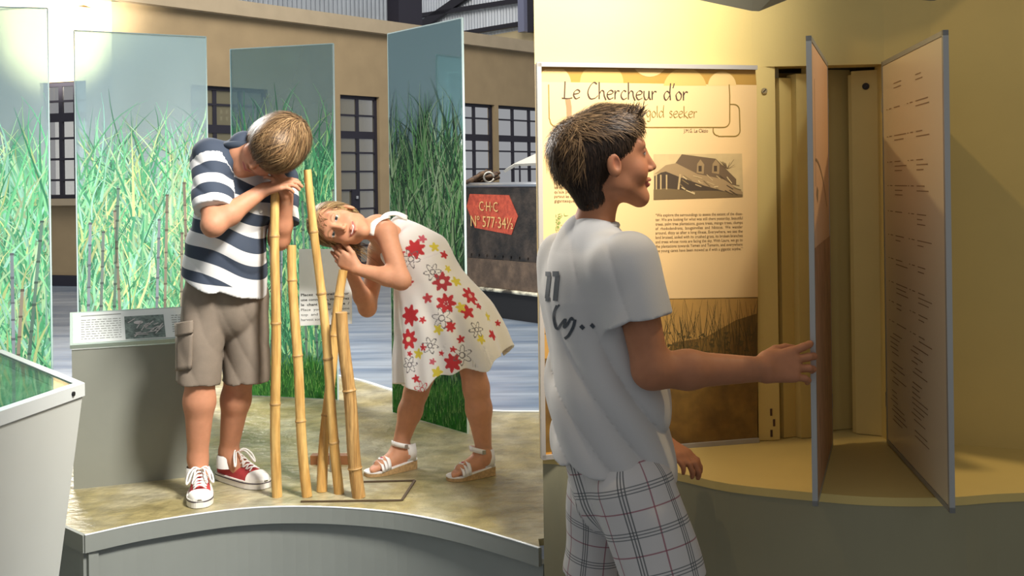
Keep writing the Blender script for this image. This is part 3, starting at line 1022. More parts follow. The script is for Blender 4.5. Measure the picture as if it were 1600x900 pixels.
# metal niche between the doors
niche = empty('metal_niche', P(1285, 700, 3.15), 'yellow painted narrow metal niche with folded uprights between the open doors', 'cabinet niche')
def upright(name, px0, d0, px1, d1, th, z0=LZ + 0.002, z1=TZ, m=None):
    a, c = P(px0, 283, d0), P(px1, 283, d1)
    W = Wall(a[:2], c[:2])
    b = MB(); W.bx(b, 0, W.len, z0, z1, 0, -th)
    return b.build(name, m or M_yel, niche), W
jam, WJ = upright('pilaster', 1180, 3.085, 1213, 3.09, 0.06)
upright('groove_strip', 1213.5, 3.13, 1219, 3.13, 0.01, m=mat('grey_groove', '#8f8a72', 0.6))
upright('recessed_strip', 1219.5, 3.11, 1246, 3.14, 0.02, z1=TZ - 0.03)
upright('rounded_post', 1246, 3.105, 1262, 3.115, 0.05, z1=TZ - 0.02)
upright('recessed_strip', 1262, 3.13, 1296, 3.17, 0.02)
upright('back_panel', 1294, 3.20, 1330, 3.22, 0.02)
upright('rounded_post', 1327, 3.17, 1333, 3.16, 0.03, z1=TZ - 0.02)
fold, WFo = upright('folded_upright', 1332, 3.155, 1373, 3.12, 0.02, z1=TZ - 0.01)
upright('groove_strip', 1373, 3.13, 1384, 3.10, 0.02, m=mat('grey_groove'))
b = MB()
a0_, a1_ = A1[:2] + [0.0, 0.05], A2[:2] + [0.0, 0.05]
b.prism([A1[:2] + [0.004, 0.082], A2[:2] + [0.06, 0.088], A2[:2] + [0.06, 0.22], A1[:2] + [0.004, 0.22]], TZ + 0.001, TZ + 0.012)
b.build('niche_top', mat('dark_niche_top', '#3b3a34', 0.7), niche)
b = MB()
b.prism([A1[:2] + [0.002, 0.205], A2[:2] + [0.06, 0.205], A2[:2] + [0.06, 0.218], A1[:2] + [0.002, 0.218]], LZ + 0.001, TZ)
b.prism([A1[:2] + [0.0, 0.082], A1[:2] + [0.012, 0.082], A1[:2] + [0.012, 0.205], A1[:2] + [0.0, 0.205]], LZ + 0.001, TZ)
b.prism([A2[:2] + [0.045, 0.09], A2[:2] + [0.06, 0.09], A2[:2] + [0.06, 0.205], A2[:2] + [0.045, 0.205]], LZ + 0.001, TZ)
b.build('niche_shell', M_yel, niche)
def screw(W, px, py, lift, r, parent, ringcol):
    c = onpl(px, py, W.a, W.n, lift)
    b = MB(); b.tube([c, c + W.n * 0.004], r, 12)
    o = b.build('screw', mat('screw_' + ringcol, ringcol, 0.35, metal=0.6), parent)
    b = MB(); b.bar(c + W.n * 0.0045 - (W.e + EZ) * r * 0.5, c + W.n * 0.0045 + (W.e + EZ) * r * 0.5, 0.002, 0.001, up=W.n)
    b.build('slot', M_screw, o)
screw(WJ, 1194, 142, 0.0, 0.0085, jam, '#a89a78')
screw(WFo, 1353, 135, 0.0, 0.010, fold, '#26221c')
c = onpl(1205, 655, WJ.a, WJ.n, 0.001)
b = MB()
for k in range(3):
    b.box(c + EZ * (0.02 - k * 0.03) + WJ.e * 0.008 * (k % 2), (0.006, 0.002, 0.02), (WJ.e, WJ.n, EZ))
b.build('chipped_paint', mat('rusty_chip', '#4a3020', 0.8), jam)

# open doors
def alcove_door(pn, dn, ph, dh, label, side):
    Np, Hp = P(pn, 281, dn), P(ph, 281, dh)
    Np[2] = Hp[2] = 0
    e = unit(Hp - Np); n = np.array([e[1], -e[0], 0]) * side
    w = float(np.linalg.norm(Hp - Np))
    z0, z1 = LZ + 0.004, TZ + 0.002
    root = empty('hinged_panel', Hp + EZ * z0, label, 'hinged panel', 'open display panels')
    b = MB(); b.box((Np + Hp) / 2 + EZ * (z0 + z1) / 2, (w - 0.004, 0.008, z1 - z0 - 0.004), (e, n, EZ))
    b.build('board', mat('panel_board', '#c9bd98', 0.6), root)
    b = MB()
    t = 0.02
    for c, sz in (((0.006), None), ((w - 0.006), None)):
        b.box(Np + e * c + EZ * (z0 + z1) / 2, (0.012, 0.012, z1 - z0), (e, n, EZ))
    for z in (z0 + 0.006, z1 - 0.006):
        b.box((Np + Hp) / 2 + EZ * z, (w, 0.012, 0.012), (e, n, EZ))
    b.build('metal_frame', M_alu, root)
    for z in (z0 + 0.12, z1 - 0.12):
        b = MB()
        b.tube([Hp + e * 0.004 + EZ * (z - 0.02), Hp + e * 0.004 + EZ * (z + 0.02)], 0.007, 8)
        b.build('hinge', M_alu, root)
    return root, Np, e, n, w, z0, z1
M_paper = mat('white_satin_paper', '#dcc9a4', 0.28)
root, Np, e, n, w_, z0, z1 = alcove_door(1481, 2.385, 1383, 3.03, 'open hinged panel with a framed text sheet at the right', 1)
if np.dot(n, -Np) < 0: n = -n
n = n if n[0] < 0 else -n
q = lambda u, v, o=0.0052: Np + e * u + EZ * (z0 + v) + n * o
b = MB(); b.quad(q(0.014, 0.014), q(w_ - 0.014, 0.014), q(w_ - 0.014, z1 - z0 - 0.014), q(0.014, z1 - z0 - 0.014))
sh = b.build('text_sheet', M_paper, root)
b = MB()
dz = z1 - z0
ink = lambda u, l, v, h=0.0022: b.quad(q(w_ - u, v, 0.006), q(w_ - u - l, v, 0.006), q(w_ - u - l, v + h, 0.006), q(w_ - u, v + h, 0.006))
rows = [0.93, 0.87, 0.80, 0.735, 0.675, 0.61, 0.55, 0.49, 0.43, 0.38, 0.33]
for k, v in enumerate(rows):
    v *= dz
    for u0 in (0.06, 0.30):
        if k > 0:
            ink(u0, 0.012, v); ink(u0 + 0.03, 0.03, v)
        for j in range(rnd.choice([1, 2, 2, 3])):
            ink(u0 + 0.09, rnd.uniform(0.05, 0.14), v - j * 0.012)
v = 0.30 * dz
while v > 0.07 * dz:
    for u0 in (0.06, 0.30):
        if rnd.random() < 0.8:
            ink(u0 + 0.05 * rnd.random(), rnd.uniform(0.06, 0.16), v)
    v -= 0.013
b.build('printed_text', mat('brown_print', '#8a7050', 0.7), sh)['kind'] = 'stuff'
root, Np, e, n, w_, z0, z1 = alcove_door(1266.5, 2.45, 1292.5, 3.02, 'open hinged panel whose edge the boy in white holds', 1)
n = n if n[0] > 0 else -n
LDN, LDE = Np.copy(), e.copy()
b = MB(); b.quad(q(0.014, 0.014), q(w_ - 0.014, 0.014), q(w_ - 0.014, z1 - z0 - 0.014), q(0.014, z1 - z0 - 0.014))
sh = b.build('printed_sheet', mat('salmon_paper', '#d8ab84', 0.4), root)
b = MB(); b.quad(q(0.014, 0.014, .0058), q(w_ - 0.014, 0.014, .0058), q(w_ - 0.014, 0.58, .0058), q(0.014, 0.58, .0058))
b.build('printed_photo', mat('brown_reed_photo', '#8a6242', 0.5, col2='#b98a66', vscale=18, stretch=(5, 5, 0.6), var=0.3), sh)
b = MB()
pts = [(0.08 + 0.4 * t, 0.78 - 0.12 * t * t) for t in np.linspace(0, 1, 9)]
for (u0, v0), (u1, v1) in zip(pts, pts[1:]):
    b.quad(q(u0, v0, .006), q(u1, v1, .006), q(u1, v1 + .006, .006), q(u0, v0 + .006, .006))
b.quad(q(0.1, 0.70, .006), q(0.14, 0.68, .006), q(0.16, 0.71, .006), q(0.12, 0.72, .006))
b.quad(q(0.08, 0.72, .006), q(0.085, 0.72, .006), q(0.085, 0.97, .006), q(0.08, 0.97, .006))
b.build('printed_lines', mat('brown_print'), sh)

# ================================================================== POSTER
poster = empty('exhibition_poster', P(1010, 710, 2.99), 'framed beige exhibition poster on the yellow alcove wall', 'poster')
PL0 = WP.pt(0, LZ, 0.014); PN = WP.n
def pp(px, py, lift=0.0):
    return onpl(px, py, PL0, PN, lift)
def decal(name, pts, lift, m, parent):
    b = MB(); b.add([pp(x, y, lift) for x, y in pts], [tuple(range(len(pts)))])
    return b.build(name, m, parent)
b = MB(); b.slab([pp(845, 716), pp(1183, 687), pp(1180, 105), pp(837, 99)], 0.012)
board = b.build('board', mat('poster_board', '#c2a870', 0.5), poster)
b = MB()
for p, q_ in (((841, 99), (848, 716)), ((838, 101), (1181, 106)), ((846, 714), (1184, 687))):
    b.bar(pp(*p, 0.004), pp(*q_, 0.004), 0.012, 0.014, up=PN)
b.build('frame', mat('grey_beige_frame', '#9c958a', 0.5), poster)
M_brown = mat('poster_brown', '#a47c34', 0.4, var=0.05, vscale=10)
M_beige = mat('poster_beige', '#d2ae76', 0.5)
band = decal('brown_band', [(845, 133), (1182, 133), (1180, 108), (844, 103)], 0.0005, M_brown, poster)
def disc(cx, cy, r, name, lift, m, parent, clip):
    pts = [(cx + r * math.cos(t), cy + r * math.sin(t)) for t in np.linspace(0, 2 * math.pi, 32, endpoint=False)]
    pts = [(x, y) for x, y in pts]
    pts = [(min(max(x, clip[0]), clip[2]), min(max(y, clip[1]), clip[3])) for x, y in pts]
    decal(name, pts, lift, m, parent)
M_bok = mat('poster_pale_spot', '#bf9a52', 0.45)
M_bok2 = mat('poster_paler_spot', '#cdaa6a', 0.45)
for k, (cx, cy, r, mm) in enumerate([(866, 130, 26, M_bok2), (940, 130, 34, M_bok), (1015, 92, 28, M_bok2), (1070, 140, 34, M_bok), (1128, 134, 22, M_bok2)]):
    disc(cx, cy, r, 'pale_spot', 0.0008 + 0.0001 * k, mm, band, (846, 108, 1178, 134))
sheet_ = decal('beige_sheet', [(845, 470), (1184, 464), (1182, 133), (845, 128)], 0.001, M_beige, poster)
M_ink = mat('poster_dark_ink', '#38200a', 0.6)
M_ink2 = mat('poster_olive_ink', '#7e6420', 0.6)
V2, F2, adv = script_text("Le Chercheur d'or", 0.17)
o_ = pp(881, 154, 0.0016); xe = pp(1076, 157, 0.0016)
xd = unit(xe - o_); sc = np.linalg.norm(xe - o_) / adv
mesh('title_lettering', o_ + V2[:, :1] * sc * xd + V2[:, 1:2] * sc * EZ * 0.98, F2, M_ink, sheet_)
V2, F2, adv = script_text("The gold seeker", 0.15)
o_ = pp(975, 183, 0.0016); xe = pp(1090, 184, 0.0016)
xd = unit(xe - o_); sc = np.linalg.norm(xe - o_) / adv
mesh('subtitle_lettering', o_ + V2[:, :1] * sc * xd + V2[:, 1:2] * sc * EZ, F2, M_ink2, sheet_)
def pline(pts, wpx, m, name, lift=0.0018):
    b = MB()
    pts = [np.array(p, float) for p in pts]
    L, R = [], []
    for i, p in enumerate(pts):
        t = pts[min(i + 1, len(pts) - 1)] - pts[max(i - 1, 0)]
        t = t / np.linalg.norm(t)
        nn = np.array([-t[1], t[0]]) * wpx / 2
        L.append(p + nn); R.append(p - nn)
    for i in range(len(pts) - 1):
        b.quad(pp(*L[i], lift), pp(*L[i + 1], lift), pp(*R[i + 1], lift), pp(*R[i], lift))
    return b.build(name, m, sheet_)
def rcorner(cx, cy, r, a0, a1):
    return [(cx + r * math.cos(math.radians(a)), cy + r * math.sin(math.radians(a))) for a in np.linspace(a0, a1, 6)]
pline([(857, 132), (858, 185)] + rcorner(870, 187, 11, 180, 90) + [(1000, 199), (1128, 199)] + rcorner(1130, 189, 10, 90, 0) + [(1140, 150), (1139, 132)], 1.6, M_ink2, 'title_border')
pline([(1140, 163), (1146, 163)] + rcorner(1146, 172, 9, -90, 0) + [(1156, 204)] + rcorner(1147, 204, 9, 0, 90) + [(1122, 213)] + rcorner(1122, 204, 8, 90, 180) + [(1114, 200)], 1.6, M_ink2, 'title_border')
pline([(887, 155), (889, 168), (890, 200)], 8, mat('poster_grey_brown', '#8a6c44', 0.6), 'title_tail')
def ptext(name, s, px, py, pxe, m, size_px, pye=None, bold=0.0, lift=0.0016):
    o_ = pp(px, py, lift); xe = pp(pxe, pye if pye is not None else py, lift)
    sc = np.linalg.norm(pp(px, py - size_px) - pp(px, py))
    V, F = text('t', s, o_, unit(xe - o_), EZ, sc * 1.35, None, None, fit=np.linalg.norm(xe - o_), bold=bold)
    return V, F
V, F = ptext('t', 'J.M.G. Le Clézio', 1068, 207, 1106, M_ink, 6)
mesh('author_line', V, F, M_ink, sheet_)
par = ['“We explore the surroundings to assess the extent of the disas-', 'ter. We are looking for what was still there yesterday, beautiful',
       'trees, palm tree plantations, guava trees, mango trees, clumps', 'of  rhododendrons,  bougainvillea  and  hibiscus.  We  wander',
       'around, dizzy as after a long illness. Everywhere, we see the', 'land bruised, soiled with its crushed grass, its broken branches',
       'and trees whose roots are facing the sky. With Laure, we go to', 'the plantations towards Yemen and Tamarin, and everywhere',
       'the young canes have been mowed as if with a gigantic scythe.”']
VV, FF = [], []
for k, s in enumerate(par):
    y = 338.5 + k * 6.95
    V, F = ptext('t', s, 1024, y, 1160, M_ink, 5.0, y - 2.5 - 0.3 * k * 0.4)
    m0 = len(VV)
    VV += list(V); FF += [tuple(i + m0 for i in f) for f in F]
mesh('printed_paragraph', VV, FF, mat('poster_text_ink', '#523a1a', 0.7), sheet_)
par2 = ['maisons, et nous regardons', 'ses hectares de champs nus', 'les racines des arbres nus', "qu'aux pieds des collines", 'partout les cannes fauchées', 'gigantesque faux.']
VV, FF = [], []
for k, s in enumerate(par2):
    y = 281 + k * 7.0
    V, F = ptext('t', s, 866, y, 925 if k < 5 else 912, M_ink, 5.0)
    m0 = len(VV)
    VV += list(V); FF += [tuple(i + m0 for i in f) for f in F]
mesh('printed_paragraph', VV, FF, mat('poster_text_ink'), sheet_)
# photograph of a ruined house printed on the poster
SEP = lambda h: mat('sepia_' + h, '#' + h, 0.55)
ph = decal('printed_photo', [(1021, 312), (1161, 307), (1159, 240), (1021, 241)], 0.0014, mat('sepia_sky', '#b49a68', 0.55, var=0.08, vscale=25), sheet_)
def dec(pts, h, lv, name='photo_shape'):
    decal(name, pts, 0.0016 + 0.0001 * lv, SEP(h), ph)
dec([(1055, 255), (1065, 241), (1118, 248), (1150, 280), (1150, 290), (1080, 275)], '5f4a30', 1, 'house_roof')
dec([(1022, 272), (1040, 258), (1056, 255), (1090, 272), (1130, 280), (1160, 300), (1160, 307), (1100, 290), (1060, 276), (1040, 268)], '8f744c', 2, 'fallen_roof')
dec([(1022, 275), (1040, 266), (1100, 288), (1130, 296), (1155, 305), (1022, 310)], '3d2e1c', 1, 'veranda_shadow')
dec([(1021, 296), (1040, 294), (1075, 298), (1120, 298), (1160, 304), (1160, 308), (1021, 312)], '66512f', 3, 'house_base')
for x in (1024, 1031, 1040):
    dec([(x, 273), (x + 2.2, 273), (x + 2.2, 296), (x, 296)], 'a88c5c', 4, 'veranda_post')
dec([(1061, 272), (1064, 272), (1061, 296), (1058, 296)], 'a88c5c', 4, 'veranda_post')
for cx in (1093, 1117):
    dec([(cx - 5, 270), (cx - 4, 256), (cx + 1, 249), (cx + 7, 257), (cx + 6, 272)], '8a7048', 3, 'dormer')
    dec([(cx - 2, 268), (cx - 2, 259), (cx + 3, 259), (cx + 3, 268)], '40301e', 4, 'dormer_window')
for k in range(26):
    x, y, a, l = rnd.uniform(1060, 1150), rnd.uniform(272, 302), rnd.uniform(-0.2, 1.0), rnd.uniform(5, 16)
    if x + l * math.cos(a) < 1158 and y + l * math.sin(a) < 306:
        dx, dy = l * math.cos(a), l * math.sin(a)
        dec([(x, y), (x + dx, y + dy), (x + dx - 0.7, y + dy + 1.3), (x - 0.7, y + 1.3)], rnd.choice(['a98e60', '4a3822', 'c0a674', '76603c']), 5 + k * 0.1, 'fallen_plank')
for k in range(16):
    a = rnd.uniform(-2.9, -0.3); l = rnd.uniform(8, 18)
    x, y = 1136, 264
    dx, dy = l * math.cos(a), l * math.sin(a)
    dec([(x - 0.5, y), (x + dx, y + dy), (x + dx + 0.6, y + dy), (x + 0.5, y)], '5a472c', 3 + 0.05 * k, 'bare_branch')
# lower brown landscape
low = decal('brown_landscape', [(846, 712), (1183, 684), (1184, 464), (845, 470)], 0.0008, mat('poster_landscape', '#66491e', 0.5, col2='#7c5c26', vscale=9, var=0.25), poster)
glow = [(880, 560), (1040, 552), (1052, 535), (1100, 528), (1150, 500), (1182, 490), (1183, 466), (850, 471), (850, 560)]
decal('pale_sky', glow, 0.0011, mat('poster_orange_sky', '#a9803f', 0.5, var=0.1, vscale=14), low)
M_reed = mat('poster_reed', '#54441e', 0.55)
b = MB()
for k in range(150):
    x = rnd.uniform(1030, 1182); y0 = rnd.uniform(520, 575); y1 = y0 - rnd.uniform(20, 80)
    y1 = max(y1, 468)
    bend = rnd.gauss(0, 10)
    x2 = min(max(x + bend, 1025), 1183)
    wv = rnd.uniform(0.5, 1.3)
    b.quad(pp(x, y0, .0013), pp(min(x + wv, 1183.5), y0, .0013), pp(x2 + 0.3, y1, .0013), pp(x2, y1, .0013))
for k in range(240):
    x = rnd.uniform(850, 1180); y0 = rnd.uniform(520, 575)
    r = rnd.uniform(2, 6)
    a = rnd.uniform(0, 3)
    pts = [(min(max(x + r * math.cos(a + t), 848), 1183), y0 + 0.6 * r * math.sin(a + t)) for t in (0, 2.0, 4.1)]
    b.add([pp(*p_, .00135) for p_ in pts], [(0, 1, 2)])
rd = b.build('printed_reeds', M_reed, low)
rd['kind'] = 'stuff'
grp = [(870 + rnd.gauss(0, 8), 345 + rnd.gauss(0, 10)) for _ in range(70)]
b = MB()
for x, y in grp:
    a = rnd.uniform(0, 6.28); l = rnd.uniform(3, 8)
    b.add([pp(max(x, 868), y, .0016), pp(max(x + l * math.cos(a), 868), y + l * math.sin(a), .0016), pp(max(x + 1.4, 868), y + 1.4, .0016)], [(0, 1, 2)])
rd = b.build('printed_plant', mat('poster_leaf_green', '#6f8a3c', 0.6), sheet_)
rd['kind'] = 'stuff'
decal('orange_mark', [(848, 717 - 1), (862, 715 - 1), (862, 706), (848, 707)], 0.0016, mat('orange_ink', '#c98a2c', 0.6), low)
decal('navy_mark', [(862, 714), (878, 713), (878, 704), (862, 706)], 0.0016, mat('navy_ink', '#2a3a5c', 0.6), low)

# ================================================================== SCULPTING (signed distance fields -> meshes)
class Cone:          # tapered capsule; squash=(axis, ratio) flattens the section
    def __init__(s, a, b, ra, rb, k=0.02, squash=None, op='u'):
        s.a, s.b, s.ra, s.rb, s.k, s.sq, s.op = np.asarray(a, float), np.asarray(b, float), ra, rb, k, squash, op
        r = max(ra, rb) * (max(1, squash[1]) if squash else 1)
        s.lo, s.hi = np.minimum(s.a, s.b) - r, np.maximum(s.a, s.b) + r
    def d(s, p):
        q = p - s.a
        ba = s.b - s.a
        if s.sq is not None:
            w, r = np.asarray(s.sq[0], float), 1 / s.sq[1] - 1
            q = q + (q @ w)[..., None] * w * r
            ba = ba + np.dot(ba, w) * w * r
        h = np.clip((q @ ba) / max(1e-9, np.dot(ba, ba)), 0, 1)
        h = h
        return np.sqrt(((q - h[..., None] * ba) ** 2).sum(-1)) - (s.ra + (s.rb - s.ra) * h)
class Ell:
    def __init__(s, c, ax, rad, k=0.02, op='u'):
        s.c, s.ax, s.rad, s.k, s.op = np.asarray(c, float), np.asarray(ax, float), np.asarray(rad, float), k, op
        r = s.rad.max()
        s.lo, s.hi = s.c - r, s.c + r
    def d(s, p):
        q = (p - s.c) @ s.ax.T
        k0 = np.sqrt(((q / s.rad) ** 2).sum(-1))
        k1 = np.sqrt(((q / s.rad ** 2) ** 2).sum(-1)) + 1e-9
        return k0 * (k0 - 1) / k1
class Plane:         # keeps the side the normal points away from
    def __init__(s, p, n, op='i', k=0.0):
        s.p, s.n, s.op, s.k = np.asarray(p, float), unit(n), op, k
        s.lo = s.hi = None
    def d(s, p):
        return (p - s.p) @ s.n
class Group:
    def __init__(s, ops, k=0.02, op='u'):
        s.ops, s.k, s.op = ops, k, op
        bs = [o for o in ops if o.lo is not None and o.op == 'u']
        s.lo, s.hi = np.min([o.lo for o in bs], 0), np.max([o.hi for o in bs], 0)
    def d(s, p):
        return evalops(s.ops, p)
class Fn:
    def __init__(s, f, lo, hi, k=0.02, op='u'):
        s.d, s.lo, s.hi, s.k, s.op = f, np.asarray(lo, float), np.asarray(hi, float), k, op
def comb(D, d, op, k):
    if op == 'u':
        if k <= 0: return np.minimum(D, d)
        h = np.clip(0.5 + 0.5 * (D - d) / k, 0, 1)
        return D + (d - D) * h - k * h * (1 - h)
    if op == 's':
        d = -d
    if k <= 0: return np.maximum(D, d)
    h = np.clip(0.5 - 0.5 * (D - d) / k, 0, 1)
    return D + (d - D) * h + k * h * (1 - h)
def evalops(ops, p):
    D = np.full(p.shape[:-1], 1.0)
    for o in ops:
        D = comb(D, o.d(p), o.op, o.k)
    return D
def nets(D, org, h):
    s = D < 0
    nx, ny, nz = D.shape
    c = np.zeros((nx - 1, ny - 1, nz - 1), np.int8)
    for i in (0, 1):
        for j in (0, 1):
            for k in (0, 1):
                c += s[i:nx - 1 + i, j:ny - 1 + j, k:nz - 1 + k]
    act = (c > 0) & (c < 8)
    idx = np.full(act.shape, -1, np.int64)
    I = np.argwhere(act)
    idx[act] = np.arange(len(I))
    acc = np.zeros((len(I), 3)); cnt = np.zeros(len(I))
    cor = [(i, j, k) for i in (0, 1) for j in (0, 1) for k in (0, 1)]
    val = {q: D[I[:, 0] + q[0], I[:, 1] + q[1], I[:, 2] + q[2]] for q in cor}
    for a in cor:
        for ax in range(3):
            if a[ax] == 0:
                b = list(a); b[ax] = 1; b = tuple(b)
                va, vb = val[a], val[b]
                m = (va < 0) != (vb < 0)
                t = np.where(m, va / np.where(m, va - vb, 1), 0)
                q = np.repeat(np.array(a, float)[None], len(I), 0)
                q[:, ax] += t
                acc[m] += q[m]; cnt[m] += 1
    V = org + h * (I + acc / cnt[:, None])
    F = []
    for ax in range(3):
        u, v = (ax + 1) % 3, (ax + 2) % 3
        sl0 = [slice(None)] * 3; sl1 = [slice(None)] * 3
        sl0[ax] = slice(0, -1); sl1[ax] = slice(1, None)
        ch = s[tuple(sl0)] != s[tuple(sl1)]
        E = np.argwhere(ch)
        ok = (E[:, u] > 0) & (E[:, v] > 0) & (E[:, u] < D.shape[u] - 1) & (E[:, v] < D.shape[v] - 1)
        E = E[ok]
        def cell(du, dv):
            q = E.copy(); q[:, u] -= du; q[:, v] -= dv
            return idx[q[:, 0], q[:, 1], q[:, 2]]
        f = np.stack([cell(1, 1), cell(0, 1), cell(0, 0), cell(1, 0)], 1)
        inside = s[E[:, 0], E[:, 1], E[:, 2]]
        f[~inside] = f[~inside][:, ::-1]
        F.append(f)
    return V, np.concatenate(F)
def sculpt(ops, h, lo=None, hi=None, fold=None):
    bs = [o for o in ops if o.lo is not None and o.op == 'u']
    if lo is None:
        lo = np.min([o.lo for o in bs], 0) - 3 * h - 0.01
        hi = np.max([o.hi for o in bs], 0) + 3 * h + 0.01
    lo, hi = np.asarray(lo, float), np.asarray(hi, float)
    n = np.ceil((hi - lo) / h).astype(int) + 1
    ax = [lo[i] + h * np.arange(n[i]) for i in range(3)]
    D = np.full(tuple(n), 1.0)
    for o in ops:
        if o.lo is None or o.op == 'i':
            sl = (slice(None),) * 3
        else:
            m = o.k + 4 * h
            a = np.clip(np.floor((o.lo - m - lo) / h).astype(int), 0, n)
            b = np.clip(np.ceil((o.hi + m - lo) / h).astype(int) + 1, 0, n)
            if (b <= a).any(): continue
            sl = tuple(slice(a[i], b[i]) for i in range(3))
        p = np.stack(np.meshgrid(*[ax[i][sl[i]] for i in range(3)], indexing='ij'), -1)
        D[sl] = comb(D[sl], o.d(p), o.op, o.k)
    if fold is not None:
        m = np.abs(D) < 0.05
        ii = np.argwhere(m)
        p = lo + h * ii
        D[m] += fold(p)
    return nets(D, lo, h)
def multires(ops, h, boxes):
    """one surface, finer in the given boxes [(lo, hi, h)]"""
    V, F = sculpt(ops, h)
    cen = V[F].mean(1)
    keep = np.ones(len(F), bool)
    for lo, hi, hh in boxes:
        keep &= ~((cen > lo) & (cen < hi)).all(1)
    Vs, Fs = [V], [F[keep]]
    n = len(V)
    for lo, hi, hh in boxes:
        g = h * 1.6
        v, f = sculpt(ops, hh, np.asarray(lo) - g, np.asarray(hi) + g)
        Vs.append(v); Fs.append(f + n); n += len(v)
    V, F = np.concatenate(Vs), np.concatenate(Fs)
    used = np.unique(F)
    mp = np.full(len(V), -1); mp[used] = np.arange(len(used))
    return V[used], mp[F]
def grad(f, p, e=0.002):
    g = np.stack([f(p + e * a) - f(p - e * a) for a in np.eye(3)], -1)
    return g / (np.linalg.norm(g, axis=-1, keepdims=True) + 1e-9)
def vnormals(V, F):
    n = np.cross(V[F[:, 2]] - V[F[:, 0]], V[F[:, 3]] - V[F[:, 1]])
    N = np.zeros_like(V)
    for k in range(4):
        np.add.at(N, F[:, k], n)
    return N / (np.linalg.norm(N, axis=1, keepdims=True) + 1e-12)

class Frame:         # head / foot frame: x = own left, y = forward, z = up
    def __init__(s, o, fwd, up, sc=1.0):
        s.o = np.asarray(o, float)
        s.z = unit(up)
        f = np.asarray(fwd, float)
        s.y = unit(f - s.z * np.dot(f, s.z))
        s.x = np.cross(s.y, s.z)       # own right
        s.s = sc
        s.ax = np.array([s.x, s.y, s.z])
    def __call__(s, x, y, z):
        return s.o + s.s * (x * s.x + y * s.y + z * s.z)
    def inv(s, p):
        return ((p - s.o) @ s.ax.T) / s.s

def head_ops(H, smile=0.0, open_mouth=False):
    e = H.s
    o = [Ell(H(0, -.014, .036), H.ax, np.array([.071, .092, .076]) * e, .02),
         Ell(H(0, .026, -.022), H.ax, np.array([.057, .060, .070]) * e, .03),
         Cone(H(-.034, .018, -.066), H(-.004, .058, -.097), .018 * e, .016 * e, .028),
         Cone(H(.034, .018, -.066), H(.004, .058, -.097), .018 * e, .016 * e, .028),
         Ell(H(-.033, .054, -.034), H.ax, np.array([.022, .021, .023]) * e, .02),
         Ell(H(.033, .054, -.034), H.ax, np.array([.022, .021, .023]) * e, .02),
         Cone(H(-.036, .067, .026), H(.036, .067, .026), .0115 * e, .0115 * e, .02),
         Cone(H(0, .083, .010), H(0, .1000, -.029), .0062 * e, .0082 * e, .012),
         Cone(H(-.0090, .0905, -.034), H(.0090, .0905, -.034), .0058 * e, .0058 * e, .006)]
    for s in (-1, 1):
        o += [Ell(H(s * .030, .0975, .004), H.ax, np.array([.019, .019, .0110]) * e, .010, 's'),
              Ell(H(s * .030, .0660, .004), H.ax, np.array([.0145, .0140, .0125]) * e, .003),
              Cone(H(s * .018, .0805, .0105), H(s * .042, .0755, .009), .0026 * e, .0026 * e, .004),
              Ell(H(s * .0060, .100, -.0405), H.ax, np.array([.003, .004, .003]) * e, .002, 's'),
              Ell(H(s * .073, -.006, -.016), H.ax, np.array([.008, .017, .028]) * e, .006),
              Ell(H(s * .084, .001, -.012), H.ax, np.array([.011, .010, .018]) * e, .003, 's')]
    w = .021 + .004 * smile
    o += [Cone(H(-w, .074, -.058 + .005 * smile), H(0, .0855, -.0585), .0030 * e, .0050 * e, .006),
          Cone(H(w, .074, -.058 + .005 * smile), H(0, .0855, -.0585), .0030 * e, .0050 * e, .006),
          Cone(H(-w * .8, .074, -.064 + .004 * smile), H(0, .0810, -.0685), .0030 * e, .0052 * e, .005),
          Cone(H(w * .8, .074, -.064 + .004 * smile), H(0, .0810, -.0685), .0030 * e, .0052 * e, .005),
          Ell(H(0, .089, -.0635), H.ax, np.array([w * .95, .008, .0014 + .0014 * smile]) * e, .003, 's')]
    return o
